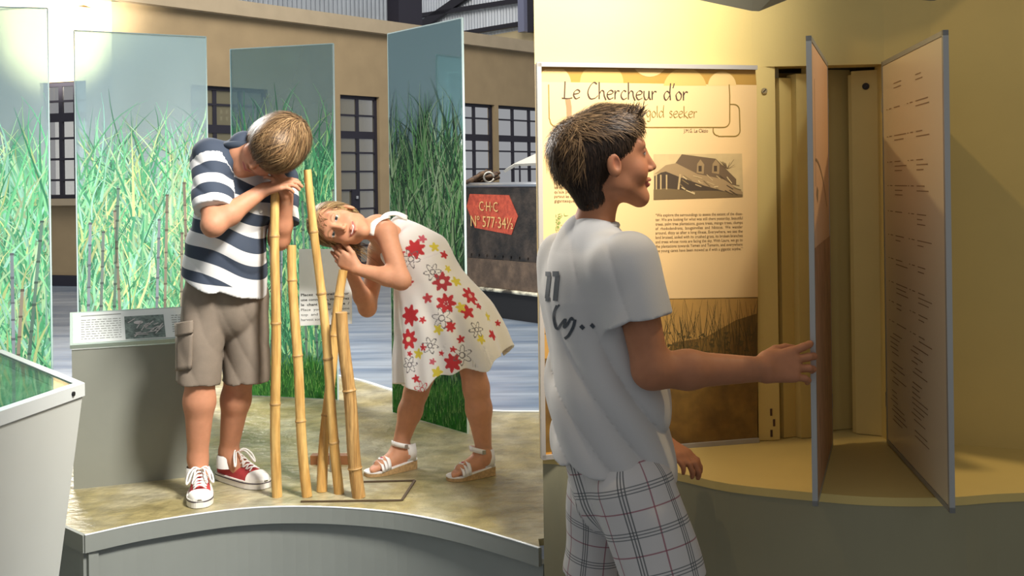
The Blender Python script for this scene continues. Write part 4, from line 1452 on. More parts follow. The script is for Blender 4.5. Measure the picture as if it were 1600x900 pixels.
def face_colors(V, H, skin, C, brow, iris='#3a3f36', smile=0.0, closed=False):
    L = H.inv(V)
    x, y, z = np.abs(L[:, 0]), L[:, 1], L[:, 2]
    near = (np.abs(L) < .16).all(1)
    def blend(m, c, a):
        m = np.clip(m, 0, 1)[:, None] * a
        C[:] = C * (1 - m) + np.array(lin(c)) * m
    f = near & (y > .03)
    blend(f * np.exp(-((x - .036) ** 2 + (z + .030) ** 2) / .018 ** 2), '#c8765a', .35)
    w = .024 + .004 * smile
    zc = -.0635 + .42 * np.clip(x - .008, 0, 1) * smile
    tap = np.clip(1 - (x / w) ** 2, 0, 1)
    hw_ = np.where(z > zc, .0075, .0105) * (.35 + .65 * tap)
    blend(f * (y > .062) * np.exp(-((z - zc) / hw_) ** 6) * (x < w), '#b4605a', .75)
    blend(f * (y > .064) * np.exp(-((z - zc) / .0018) ** 2) * (x < w), '#6a2a28', .8)
    if smile:
        blend(f * (y > .062) * np.exp(-((z - zc - .0004) / .0019) ** 4) * (x < w * .62), '#e6dcd2', .9)
    # brows
    blend(f * (y > .05) * np.exp(-((z - (.0235 - .9 * (x - .030) ** 2 / .03)) / .0036) ** 2) * (x > .012) * (x < .046), brow, .75)
    # eyes painted on the eyeball bulge
    ex, ez = (x - .030) / .0128, (z - .0035) / .0050
    inn = f * (y > .066) * (ex ** 2 + ez ** 2 < 1)
    if closed:
        blend(inn * (np.abs(z - .001) < .0016), '#3a2a20', .8)
        return
    blend(inn.astype(float), '#b8aca2', 1)
    r2 = ((x - .029) ** 2 + (z - .004) ** 2) ** .5
    blend(inn * (r2 < .0068), iris, 1)
    blend(inn * (r2 < .0034), '#0a0a0a', 1)
    blend(f * (y > .060) * np.exp(-((ex ** 2 + ez ** 2 - 1.08) / .20) ** 2) * (z > .0), '#3a2a20', .75)
    blend(near * (y < .03) * (y > -.012) * (x > .073) * np.exp(-((z + .006) / .014) ** 2), '#9a5040', .35)  # ear hollow painted darker as its shading

def hand_ops(wr, fwd, back, side, sc=1.0, curl=(.5, .5, .5, .5), thumb=(.6, .5, .3), spread=.06, hook=0.0, first=None):
    """side=+1: thumb towards back x fwd"""
    f = unit(fwd); bk = np.asarray(back, float); bk = unit(bk - f * np.dot(bk, f))
    t = np.cross(bk, f) * side
    wr = np.asarray(wr, float)
    o = []
    ofs = (.026, .009, -.008, -.024)
    base = (.070, .073, .069, .062)
    lens = (.062, .069, .064, .050)
    rad = (.0088, .0090, .0085, .0076)
    ops_f = []
    for i in range(4):
        kn = wr + sc * (f * base[i] + t * ofs[i])
        o.append(Cone(wr + sc * (f * .006 + t * ofs[i] * .55), kn, .0145 * sc, .0108 * sc, .012, None))
        a = first[i] if first else 0.2
        p = kn
        for j, fr in enumerate((.46, .31, .23)):
            d = math.cos(a) * f - math.sin(a) * bk
            d = unit(d + t * spread * (1.5 - i))
            q = p + d * lens[i] * fr * sc
            ops_f.append(Cone(p, q, rad[i] * (1 - .08 * j) * sc, rad[i] * (.92 - .1 * j) * sc, .003 if j == 0 else .0025))
            p = q
            a += curl[i]
    th0 = wr + sc * (f * .016 + t * .022 - bk * .004)
    d1 = unit(f * thumb[0] + t * thumb[1] - bk * thumb[2])
    th1 = th0 + d1 * .038 * sc
    d2 = unit(d1 + f * .35 - t * .25)
    th2 = th1 + d2 * .030 * sc
    th3 = th2 + unit(d2 + f * .2 - t * .2) * .022 * sc
    o += [Cone(th0, th1, .0145 * sc, .0105 * sc, .012), Cone(th1, th2, .0102 * sc, .0094 * sc, .003), Cone(th2, th3, .0094 * sc, .0075 * sc, .003)]
    return o + ops_f

def hair_strands(ops, seeds, dirf, length, wid, cols, rs, segs=6, lift=0.004, grav=0.0, jit=0.15, stick=1.0):
    """flat tapered locks that follow the hair volume"""
    f = lambda p: evalops(ops, p)
    p = seeds.copy()
    n = len(p)
    L = length if not np.isscalar(length) else np.full(n, length)
    L = L * rs.uniform(.7, 1.2, n)
    jv = rs.normal(0, jit, (n, 3))
    pts, nor = [], []
    lf = rs.uniform(.2, 1.0, n) * lift
    for k in range(segs):
        g = grad(f, p)
        d = f(p)
        p = p - stick * g * (d - lf - 0.3 * lf * k)[:, None]
        pts.append(p); nor.append(g)
        v = dirf(p) + jv
        v[:, 2] -= grav * k / segs
        v = v - g * (v * g).sum(1, keepdims=True)
        v /= np.linalg.norm(v, axis=1, keepdims=True) + 1e-9
        p = p + v * (L / (segs - 1))[:, None]
    V, F = [], []
    w = wid * rs.uniform(.6, 1.4, n)
    for k in range(segs):
        a = pts[min(k + 1, segs - 1)] - pts[max(k - 1, 0)]
        s = np.cross(a, nor[k]); s /= np.linalg.norm(s, axis=1, keepdims=True) + 1e-9
        hw = (w * (1 - .85 * (k / (segs - 1)) ** 2) / 2)[:, None]
        V += [pts[k] + s * hw, pts[k] - s * hw]
    V = np.stack(V, 1)
    F = []
    b0 = np.arange(n)[:, None] * (2 * segs)
    for k in range(segs - 1):
        F.append(b0 + np.array([[2 * k, 2 * k + 1, 2 * k + 3, 2 * k + 2]]))
    F = np.concatenate(F)
    pal = np.array([lin(c) for c in cols])
    c = pal[rs.randint(0, len(pal), n)] * rs.uniform(.75, 1.25, (n, 1))
    return V.reshape(-1, 3), F, np.repeat(np.clip(c, 0, 1), 2 * segs, 0)
def join(parts):
    V, F, C, n = [], [], [], 0
    for v, f, c in parts:
        V.append(v); F.append(f + n); C.append(c); n += len(v)
    return np.concatenate(V), np.concatenate(F), np.concatenate(C)

M_skin = mat('skin', '#c99070', 0.58, attr='Col', sss=0.12, var=0.05, vscale=60, spec=0.3)
M_hair = mat('hair', '#7a5a34', 0.5, attr='Col', spec=0.25)
M_cloth = mat('printed_cloth', '#ffffff', 0.85, attr='Col', bump=0.05, bscale=400)
def flat(V, c):
    return np.tile(np.array(lin(c)), (len(V), 1))
def wrinkle(seed, amp, sc, dirs=None):
    r = np.random.RandomState(seed)
    ks = []
    for i in range(6):
        d = unit(r.normal(size=3)) if dirs is None else unit(np.asarray(dirs[i % len(dirs)]) + r.normal(0, .25, 3))
        ks.append((d * sc * r.uniform(.6, 1.5), r.uniform(0, 6.28), unit(r.normal(size=3)) * sc * .35, r.uniform(0, 6.28)))
    def f(p):
        o = 0
        for k, ph, k2, ph2 in ks:
            o = o + np.sin(p @ k + ph + 1.3 * np.sin(p @ k2 + ph2))
        return o * amp / 3
    return f

def bvh_of(V, F):
    from mathutils.bvhtree import BVHTree
    return BVHTree.FromPolygons([tuple(v) for v in V], [tuple(int(i) for i in f) for f in F])
def hit(bv, px, py, lift=.0):
    r = ray(px, py)
    h = bv.ray_cast(Vector(CAM), Vector(r).normalized())
    if h[0] is None: return None
    n = np.array(h[1]); n = n if np.dot(n, r) < 0 else -n
    return np.array(h[0]) + n * lift
# ---- shoes ---------------------------------------------------------
def sneaker(person, heel, toe, z, name):
    heel, toe = np.array([heel[0], heel[1], z]), np.array([toe[0], toe[1], z])
    L = np.linalg.norm(toe - heel)
    f = unit(toe - heel); s = np.cross(EZ, f)
    root = None
    hw = lambda t: L * (.118 + .055 * math.sin(min(1, t / .72) * math.pi * .5)) * (1 if t < .72 else math.sqrt(max(0.02, 1 - ((t - .72) / .285) ** 2))) * (1 if t > .12 else math.sqrt(max(.05, 1 - ((.12 - t) / .125) ** 2)))
    ts = [0, .01, .04, .08, .14, .22, .32, .42, .52, .62, .70, .78, .85, .91, .955, .985, 1.0]
    def loft(t0, t1, zb, ht, grow, name, m, nseg=10):
        V, F = [], []
        tt = [t for t in ts if t0 <= t <= t1]
        for t in tt:
            c = heel + f * L * t
            for k in range(nseg + 1):
                a = math.pi * k / nseg
                x = math.copysign(abs(math.cos(a)) ** .7, math.cos(a)) * (hw(t) + grow)
                zz = zb + (ht(t) + grow) * abs(math.sin(a)) ** .75
                V.append(c + s * x + EZ * zz)
        for i in range(len(tt) - 1):
            for k in range(nseg):
                F.append((i * (nseg + 1) + k, i * (nseg + 1) + k + 1, (i + 1) * (nseg + 1) + k + 1, (i + 1) * (nseg + 1) + k))
        F += [tuple(range(nseg + 1)), tuple((len(tt) - 1) * (nseg + 1) + k for k in range(nseg + 1))[::-1]]
        return mesh(name, V, F, m, root_, True)
    root_ = None
    ht = lambda t: L * np.interp(t, [0, .05, .25, .42, .6, .8, .95, 1], [.17, .26, .29, .26, .17, .11, .075, .02])
    sole_h = 0.026
    root_ = person
    up = loft(0, 1, sole_h - .004, ht, -0.004, name, mat('red_canvas', '#b23a3a', 0.8, var=0.1, vscale=60))
    root_ = up
    loft(.78, 1, sole_h - .002, ht, 0.0005, 'toe_cap', mat('off_white_rubber', '#e6e2d8', 0.5))
    # sole
    outl = [(heel + f * L * t + s * (hw(t) + .004)) for t in ts] + [(heel + f * L * t - s * (hw(t) + .004)) for t in ts[::-1]]
    b = MB(); b.prism(outl, z + .002, z + sole_h)
    b.build('rubber_sole', mat('off_white_rubber'), up, False)
    outl = [(heel + f * L * t + s * (hw(t) + .0048)) for t in ts] + [(heel + f * L * t - s * (hw(t) + .0048)) for t in ts[::-1]]
    b = MB(); b.prism(outl, z + .019, z + .0225)
    b.build('dark_stripe', mat('navy_stripe', '#3a3040', 0.6), up)
    M_lace = mat('white_lace', '#f2efe8', 0.8)
    top = lambda t, x: heel + f * L * t + EZ * (sole_h + ht(t) * (1 - (abs(x) / (hw(t) + .001)) ** 2 * .75) + .002) + s * x
    for k in range(5):
        t = .40 + .075 * k
        w_ = .024 - .001 * k
        b = MB(); b.tube([top(t, -w_), top(t + .02, -w_ * .3) + EZ * .003, top(t + .045, w_ * .4) + EZ * .003, top(t + .06, w_)], .0026, 6)
        b.build('lace', M_lace, up, True)
        b = MB(); b.tube([top(t, w_), top(t + .02, w_ * .3) + EZ * .004, top(t + .045, -w_ * .4) + EZ * .004, top(t + .06, -w_)], .0026, 6)
        b.build('lace', M_lace, up, True)
    k0 = top(.40, 0) + EZ * .006
    for sg in (-1, 1):
        lp = [k0, k0 + s * sg * .018 + EZ * .010 + f * .01, k0 + s * sg * .036 - EZ * .006 + f * .028, k0 + s * sg * .042 - EZ * .034 + f * .04,
              k0 + s * sg * .034 - EZ * .028 + f * .036, k0 + s * sg * .02 + EZ * .002 + f * .018, k0]
        b = MB(); b.tube(crom(lp, 4), .0028, 6); b.build('lace_loop', M_lace, up, True)
        lp = [k0, k0 + s * sg * .012 + f * .02 + EZ * .006, k0 + s * sg * .018 + f * .05 - EZ * .012, k0 + s * sg * .024 + f * .06 - EZ * .03]
        b = MB(); b.tube(crom(lp, 4), .0026, 6); b.build('lace_end', M_lace, up, True)
    return up, f, s, L

# ================================================================== BOY IN STRIPES
J = P
b1 = dict(hipR=J(322, 462, 3.56), hipL=J(384, 462, 3.63), kneeR=J(313, 585, 3.53), kneeL=J(374, 585, 3.64), ankR=J(309, 716, 3.55), ankL=J(357, 706, 3.71),
          shR=J(330, 246, 3.50), shL=J(438, 282, 3.66), elR=J(333, 352, 3.36), elL=J(436, 374, 3.60), wrR=J(411, 297, 3.47), wrL=J(448, 303, 3.52),
          neck=J(378, 243, 3.50), chest=J(368, 310, 3.56), belly=J(353, 400, 3.58))
boy = empty('person', onz(335, 770, DECK), 'child in a navy and white striped polo leaning on a bamboo pole, eyes down', 'person')
H1 = Frame(J(423, 232, 3.475), [-.62, -.50, -.62], [.80, -.42, .36], 0.98)
def limb(a, b, c, r):
    o = [Cone(a, b, r[0], r[1], .02)]
    d = unit(c - b)
    L = np.linalg.norm(c - b)
    mid = b + (c - b) * .32
    o += [Cone(b, mid, r[1], r[2], .02), Cone(mid, c, r[2], r[3], .02)]
    return o
SK1 = '#bd8464'
ops = limb(b1['hipR'], b1['kneeR'], b1['ankR'], (.055, .047, .049, .031)) + limb(b1['hipL'], b1['kneeL'], b1['ankL'], (.055, .047, .048, .030))
ops += [Cone(b1['ankR'], onz(313, 775, DECK) + EZ * .05, .030, .030, .02), Cone(b1['ankL'], onz(375, 755, DECK) + EZ * .05, .030, .030, .02)]
ops += [Cone(b1['hipR'], b1['hipL'], .05, .05, .03), Cone((b1['hipR'] + b1['hipL']) / 2, b1['chest'], .06, .07, .04), Cone(b1['chest'], b1['neck'], .07, .045, .04)]
ops += [Cone(b1['shR'], b1['shL'], .04, .04, .03)]
ops += limb(b1['shR'], b1['elR'], b1['wrR'], (.042, .034, .035, .0225)) + limb(b1['shL'], b1['elL'], b1['wrL'], (.042, .034, .034, .0225))
ops += [Cone(b1['neck'], H1(0, -.02, -.07), .042, .042, .03)]
ops += head_ops(H1)
ops += hand_ops(b1['wrR'], J(446, 287, 3.475) - J(411, 297, 3.47), [-.15, -.45, .85], 1, .92, (.45, .5, .5, .5), (.75, .5, .1), .04, first=(.1, .15, .2, .25))
ops += hand_ops(b1['wrL'], J(434, 276, 3.49) - J(448, 303, 3.52), [.5, -.55, .65], -1, .92, (.55, .6, .6, .6), (.8, .4, .2), .04, first=(.25, .3, .3, .35))
hb = [(H1.o - .14, H1.o + .14, .0032), (J(400, 318, 3.47) - [0, .09, 0], J(468, 268, 3.47) + [0, .11, 0], .0030)]
V, F = multires(ops, .0062, hb)
C = flat(V, SK1)
face_colors(V, H1, SK1, C, '#6a5238', closed=True)
body = mesh('body', V, F, M_skin, boy, True, col=C)
# hair
hp = [Ell(H1(0, -.016, .040), H1.ax, np.array([.086, .108, .090]) * H1.s, .02),
      Ell(H1(0, -.045, -.015), H1.ax, np.array([.078, .070, .085]) * H1.s, .03),
      Ell(H1(0, .040, .055), H1.ax, np.array([.066, .056, .052]) * H1.s, .03)]
cut = hp + [Ell(H1(0, .092, -.040), H1.ax, np.array([.080, .060, .078]) * H1.s, .004, 's'), Plane(H1(0, -.05, -.085), -H1.z + .25 * H1.y)]
V, F = sculpt(cut, .004, fold=wrinkle(3, .0018, 190))
hc = ['#76593a', '#866a46', '#5f472e', '#967a56', '#4f3b26', '#6b5236']
C = flat(V, '#6b5236') * np.random.RandomState(1).uniform(.8, 1.15, (len(V), 1))
rs = np.random.RandomState(4)
crown = H1(.01, -.052, .118)
def d1(p):
    v = p - crown
    return v / (np.linalg.norm(v, axis=1, keepdims=True) + 1e-6) + 0.35 * np.array([0, 0, -1.0])
seeds = V[rs.choice(len(V), 8000)]
st = hair_strands(hp, seeds, d1, .080, .0024, hc, rs, lift=.006, grav=.8, jit=.16)
rm = H1(0, .062, .055)
fr = H1.o + (rs.uniform(-1, 1, (420, 1)) * .058 * H1.x + rs.uniform(.040, .075, (420, 1)) * H1.y + rs.uniform(.05, .075, (420, 1)) * H1.z) * H1.s
st2 = hair_strands(hp, fr, lambda p: np.tile(H1.y * .3 - H1.z + .25 * H1.x, (len(p), 1)) , .075, .0026, hc, rs, lift=.008, grav=.3, jit=.18)
V, F, C = join([(V, F, C), st, st2])
tag(mesh('hair', V, F, M_hair, boy, False, col=C), 'tousled light brown hair')

def creases(p, d, pitch, amp, seed=0.0):
    # long soft ridges with sharp valleys, running across direction d
    h = p @ unit(d) / pitch * math.pi + 1.4 * np.sin(p[:, 2] * 7 + seed) + .8 * np.sin(p @ np.array([9., 13., 5.]) + seed)
    return amp * (np.abs(np.sin(h)) ** .7 * -1 + .6)
def striped(nm, ops, h, fold, patf, m):
    V, F = sculpt(ops, h, fold=fold)
    return V, F
# polo shirt
ax_t = unit(b1['belly'] - b1['neck'])
hemc = J(350, 444, 3.59)
def torso_pat(V):
    # distance along the torso from the collar, sagging in the middle of the front
    px = 800 + FPX * ((V - CAM) @ VR) / ((V - CAM) @ VF)
    t = (V - b1['neck']) @ unit(hemc - b1['neck'])
    lat = (V - b1['neck']) @ unit(np.cross(EY, unit(hemc - b1['neck'])))
    return t, lat
fdir = unit(hemc - b1['chest'])
dep = unit(np.cross(unit(b1['shL'] - b1['shR']), fdir))
sl = []
def sleeve(a, b_, r0, r1, frac, k=.03):
    e = a + (b_ - a) * frac
    d = unit(b_ - a)
    return Group([Cone(a, e + d * .03, r0, r1 + .003, .01), Plane(e, d), Cone(e - d * .01, e + d * .06, r1 - .026, r1 - .022, .002, op='s')], k)
sops = [Cone(b1['neck'] + [-.012, .02, -.01], b1['neck'] + [-.004, .012, .03], .056, .048, .02), Cone(b1['shR'] + [0.0, .02, -.02], b1['shL'] + [-.03, .0, -.02], .062, .058, .03), Cone(b1['neck'] + [0, .03, -.02], b1['chest'], .07, .115, .04, (dep, .85)),
        Cone(b1['chest'], b1['belly'], .118, .128, .04, (dep, .82)), Cone(b1['belly'], hemc + fdir * .06, .130, .150, .03, (dep, .92)),
        sleeve(b1['shR'], b1['elR'], .062, .060, .80), sleeve(b1['shL'], b1['elL'], .062, .060, .72)]
hem_n = unit(fdir + .10 * EX * -1)
sops += [Plane(hemc, unit(hemc - b1['chest']) + np.array([-.16, 0, 0]))]
wr0 = wrinkle(8, .0035, 38, [[.7, .1, .7], [.9, 0, .3], [.5, .3, .8]])
wr = lambda p: wr0(p) + creases(p, [.55, -.2, .8], .085, .006, 2.0)
V, F = sculpt(sops, .0042, fold=wr)
t, lat = torso_pat(V)
tR = (V - b1['shR']) @ unit(b1['elR'] - b1['shR'])
dR = np.linalg.norm((V - b1['shR']) - tR[:, None] * unit(b1['elR'] - b1['shR']), axis=1)
tL = (V - b1['shL']) @ unit(b1['elL'] - b1['shL'])
dL = np.linalg.norm((V - b1['shL']) - tL[:, None] * unit(b1['elL'] - b1['shL']), axis=1)
slR = (dR < .078) & (tR > .035) & (((V - b1['neck']) @ unit(np.cross(EY, ax_t)) > -1))
ccR = b1['shR'] + (b1['elR'] - b1['shR']) * .5
isR = (evalops([sops[5]], V) < .006) & (tR > .02)
isL = (evalops([sops[6]], V) < .006) & (tL > .0)
ph = np.mod(t + .022 * np.sin(lat * 16 + 1.0) + .10 * lat, .078) / .078
dark = (ph < .52)
dark |= t < .045
dark[isR] = (np.mod(tR[isR] + .022, .082) / .082 < .5)
dark[isL] = (np.mod(tL[isL] + .022, .082) / .082 < .5)
low = ((V - hemc) @ unit(hemc - b1['chest'])) > -.022
pt = np.zeros((len(V), 3))
pt[:, 0] = np.maximum(t + .022 * np.sin(lat * 16 + 1.0) + .10 * lat, .012)
pt[t < .045, 0] = .012
pt[isR, 0] = tR[isR] + .022
pt[isL, 0] = tL[isL] + .022
pt[:, 1] = ((V - hemc) @ unit(hemc - b1['chest'])) + .022
def stripe_mat():
    m = bpy.data.materials.new('striped_jersey'); m.use_nodes = True
    nt = m.node_tree; N_, Lk = nt.nodes.new, nt.links.new
    bs_ = nt.nodes['Principled BSDF']; bs_.inputs['Roughness'].default_value = .85
    a = N_('ShaderNodeAttribute'); a.attribute_name = 'pat'
    sp = N_('ShaderNodeSeparateXYZ'); Lk(a.outputs['Vector'], sp.inputs[0])
    mo = N_('ShaderNodeMath'); mo.operation = 'MODULO'; mo.inputs[1].default_value = .080; Lk(sp.outputs[0], mo.inputs[0])
    c = N_('ShaderNodeMath'); c.operation = 'LESS_THAN'; c.inputs[1].default_value = .0415; Lk(mo.outputs[0], c.inputs[0])
    c2 = N_('ShaderNodeMath'); c2.operation = 'LESS_THAN'; c2.inputs[1].default_value = 0; Lk(sp.outputs[1], c2.inputs[0])
    mu = N_('ShaderNodeMath'); mu.operation = 'MULTIPLY'; Lk(c.outputs[0], mu.inputs[0]); Lk(c2.outputs[0], mu.inputs[1])
    mx = N_('ShaderNodeMix'); mx.data_type = 'RGBA'; Lk(mu.outputs[0], mx.inputs[0])
    mx.inputs[6].default_value = (*lin('#cfcdc9'), 1); mx.inputs[7].default_value = (*lin('#333c4a'), 1)
    Lk(mx.outputs[2], bs_.inputs['Base Color'])
    return m
shirt = mesh('polo_shirt', V, F, stripe_mat(), boy, True, attrs={'pat': pt})
# collar and placket
bvs = bvh_of(V, F)
M_navy = mat('navy_knit', '#333c48', 0.85)
cpts = [b1['neck'] + .058 * (math.cos(a) * EX + math.sin(a) * (EY * .7 - EZ * .25)) + EZ * (.030 + .012 * math.sin(a)) + EX * .006 for a in np.linspace(0, 2 * math.pi, 17)]
b = MB(); b.tube(cpts, .013, 8, flat=(EY, .8)); b.build('collar', M_navy, shirt, True)
for k in range(2):
    q = hit(bvs, 404 + 3 * k, 318 + 12 * k, .002)
    if q is None: continue
    b = MB(); b.tube([q, q - EY * .004], .006, 10); 
    _o = b.build('button', mat('pale_button', '#cfc8b8', 0.4), shirt)
    me_ = _o.data
# shorts
M_short = mat('taupe_twill', '#7c6f60', 0.85, var=0.06, vscale=40, bump=0.06, bscale=300)
def leg_tube(hip, knee, hem, r0, r1, k=.03, sq=None):
    d = unit(hem - hip)
    return Group([Cone(hip, hem + d * .03, r0, r1, .01, sq), Plane(hem, d), Cone(hem - d * .1, hem + d * .06, r1 - .022, r1 - .010, .003, op='s')], k)
hmR, hmL = J(309, 599, 3.54), J(384, 595, 3.64)
shops = [Cone(b1['hipR'] + [0.01, 0, .05], b1['hipL'] + [-.01, 0, .05], .072, .072, .03, (EY, .95)), Cone(J(352, 420, 3.58), J(351, 476, 3.59), .112, .118, .02, (EY, .74)),
         leg_tube(b1['hipR'] + EX * .0, 0, hmR, .074, .071, .008), leg_tube(b1['hipL'], 0, hmL, .074, .080, .008)]
ws_ = wrinkle(12, .003, 45, [[.8, 0, .5], [.4, .3, .9]])
V, F = sculpt(shops, .0050, fold=lambda p: ws_(p) + creases(p, [.9, -.2, .3], .07, .004, 1.0))
sho = mesh('cargo_shorts', V, F, M_short, boy, True)
M_short2 = mat('taupe_twill')
bv = bvh_of(V, F)
def patch(name, px, bv, lift, th, m, parent, nu=6, nv=8):
    """a cloth piece lying on the garment, given by its four corners"""
    q = [np.array(p, float) for p in px]
    V, F = [], []
    last = None
    for lay in (lift + th, lift - .004):
        for j in range(nv + 1):
            for i in range(nu + 1):
                u, v = i / nu, j / nv
                p = (q[0] * (1 - u) + q[1] * u) * (1 - v) + (q[3] * (1 - u) + q[2] * u) * v
                hpt = hit(bv, p[0], p[1], lay)
                if hpt is None: hpt = last if last is not None else P(p[0], p[1], 3.5)
                last = hpt
                V.append(hpt)
    n1 = nu + 1; off = n1 * (nv + 1)
    for j in range(nv):
        for i in range(nu):
            a = j * n1 + i
            F.append((a, a + 1, a + n1 + 1, a + n1))
    edge = [i for i in range(nu)] + [j * n1 + nu for j in range(nv)] + [nv * n1 + nu - i for i in range(nu)] + [(nv - j) * n1 for j in range(nv)]
    for a, c in zip(edge, edge[1:] + edge[:1]):
        F.append((a, a + off, c + off, c))
    return mesh(name, V, F, m, parent, True)
pk = patch('cargo_pocket', [(279, 522), (302, 519), (300, 576), (279, 580)], bv, .004, .008, M_short, sho)
patch('pocket_flap', [(277, 506), (303, 501), (303, 520), (277, 528)], bv, .010, .008, M_short, sho)
# sneakers and socks
up, f_, s_, L_ = sneaker(boy, onz(314, 766, DECK), onz(312, 795, DECK) + [0, -.0, 0], DECK, 'sneaker')
up2, f2_, s2_, L2_ = sneaker(boy, onz(344, 745, DECK), onz(416, 764, DECK), DECK, 'sneaker')
for (a, u_) in ((b1['ankR'], up), (b1['ankL'], up2)):
    b = MB()
    base_ = a.copy(); base_[2] = DECK + .07
    b.tube([base_ - EZ * .02, base_ + EZ * .012, base_ + EZ * .022], [.042, .040, .036], 18, cap=False)
    b.build('white_sock', mat('white_sock', '#ece9e4', 0.9), boy, True)

# ================================================================== GIRL IN A FLOWERED DRESS
g = dict(ankA=J(622, 706, 3.83), kneeA=J(650, 612, 3.86), hipA=J(700, 500, 3.90), ankB=J(757, 710, 3.73), kneeB=J(744, 606, 3.72), hipB=J(722, 495, 3.76),
         pel=J(706, 478, 3.83), chest=J(634, 392, 3.83), neck=J(590, 356, 3.79), shA=J(603, 364, 3.715), elA=J(627, 438, 3.64), wrA=J(556, 420, 3.655),
         shB=J(592, 390, 3.90), elB=J(574, 481, 3.80), wrB=J(548, 424, 3.70))
girl = empty('person', onz(690, 740, DECK), 'child in a white flowered dress bending sideways with an ear on a bamboo pole', 'person')
H2 = Frame(J(531, 353, 3.685), [-.05, -1, .02], [-.965, .02, .18], 0.92)
SK2 = '#c58d6c'
ops = limb(g['hipA'], g['kneeA'], g['ankA'], (.052, .041, .041, .0245)) + limb(g['hipB'], g['kneeB'], g['ankB'], (.052, .043, .043, .0245))
ops += [Cone(g['hipA'], g['hipB'], .05, .05, .03), Cone(g['pel'], g['chest'], .055, .06, .04), Cone(g['chest'], g['neck'], .062, .042, .03)]
ops += [Cone(g['shA'], g['shB'], .036, .036, .03)]
ops += limb(g['shA'], g['elA'], g['wrA'], (.037, .030, .029, .020)) + limb(g['shB'], g['elB'], g['wrB'], (.036, .029, .028, .020))
ops += [Cone(g['neck'], H2(0, -.02, -.075), .038, .036, .03)]
ops += head_ops(H2, 1.0)
ops += hand_ops(g['wrA'], J(522, 396, 3.655) - g['wrA'], [-.1, -.9, -.3], -1, .84, (.75, .75, .75, .75), (.7, .5, .1), .03, first=(.25, .3, .35, .4))
ops += hand_ops(g['wrB'], J(530, 392, 3.69) - g['wrB'], [.2, .9, -.3], 1, .84, (.3, .3, .3, .3), (.8, .4, .1), .03, first=(.1, .1, .1, .1))
feet = []
for ank, heel, toe in ((g['ankA'], (645, 731), (575, 744)), (g['ankB'], (768, 741), (703, 751))):
    hz = onz(*heel, DECK); tz = onz(*toe, DECK)
    f = unit(tz - hz); s = np.cross(EZ, f)
    Lf = float(np.linalg.norm(tz - hz))
    F0 = Frame(hz, f, EZ, 1.0)
    hl, tl = .030, .016
    ops += [Cone(ank, hz + f * .03 + EZ * .055, .0245, .025, .02), Cone(hz + f * .025 + EZ * .052, hz + f * .03 + EZ * .045, .022, .022, .02),
            Cone(hz + f * .04 + EZ * .062, hz + f * Lf * .70 + EZ * .034, .025, .017, .03), Cone(hz + f * Lf * .4 + s * .010 + EZ * .04, hz + f * Lf * .74 + s * .018 + EZ * .030, .018, .014, .02),
            Cone(hz + f * Lf * .4 - s * .010 + EZ * .04, hz + f * Lf * .72 - s * .016 + EZ * .030, .018, .014, .02)]
    for i, (o, l, r) in enumerate(((.020, .97, .0088), (.008, .95, .0068), (-.003, .92, .0062), (-.013, .88, .0058), (-.022, .83, .0054))):
        p0 = hz + f * Lf * .70 + s * o * .9 + EZ * .030
        p1 = hz + f * Lf * l + s * o * 1.15 + EZ * .022
        ops += [Cone(p0, p1, r * 1.05, r, .003)]
    feet.append((hz, f, s, Lf))
fb = [(H2.o - .125, H2.o + [.125, -.012, .125], .0019), (H2.o - [.125, .012, .125], H2.o + .125, .0036), (J(515, 445, 3.66) - [0, .10, 0], J(566, 385, 3.66) + [0, .12, 0], .0028)]
for hz, f, s, Lf in feet:
    c_ = hz + f * Lf * .6
    fb.append((c_ - [.11, .09, .05], c_ + [.11, .09, .10], .0035))
V, F = multires(ops, .0060, fb)
C = flat(V, SK2)
face_colors(V, H2, SK2, C, '#7a5c3c', '#34403e', 1.0)
for hz, f, s, Lf in feet:
    tip = ((V - hz) @ f) / Lf
    m = (tip > .86) & (V[:, 2] < DECK + .06) & (V[:, 2] > DECK + .028) & (np.linalg.norm(V - hz, axis=1) < .3)
    C[m] = C[m] * .6 + np.array(lin('#d79a86')) * .4
body2 = mesh('body', V, F, M_skin, girl, True, col=C)
# hair: combed back into a tie
hp = [Ell(H2(0, -.018, .036), H2.ax, np.array([.080, .100, .086]) * H2.s, .02),
      Ell(H2(0, -.055, -.005), H2.ax, np.array([.070, .060, .070]) * H2.s, .03)]
cut = hp + [Plane(H2(0, .055, .050), H2.y * .82 - H2.z * .57), Plane(H2(0, .010, .0), H2.y * .96 - H2.z * .28), Plane(H2(0, -.06, -.06), -H2.z)]
V, F = sculpt(cut, .0035, fold=wrinkle(5, .0012, 200))
gc = ['#94774c', '#aa8c5e', '#7a5e3a', '#bfa274', '#5f482c']
C = flat(V, '#8a6c46') * np.random.RandomState(2).uniform(.8, 1.15, (len(V), 1))
rs = np.random.RandomState(9)
tie = H2(.02, -.112, -.02)
def d2(p):
    v = tie - p
    return v / (np.linalg.norm(v, axis=1, keepdims=True) + 1e-6)
seeds = V[rs.choice(len(V), 5000)]
st = hair_strands(hp, seeds, d2, .070, .0020, gc, rs, lift=.003, grav=.0, jit=.08)
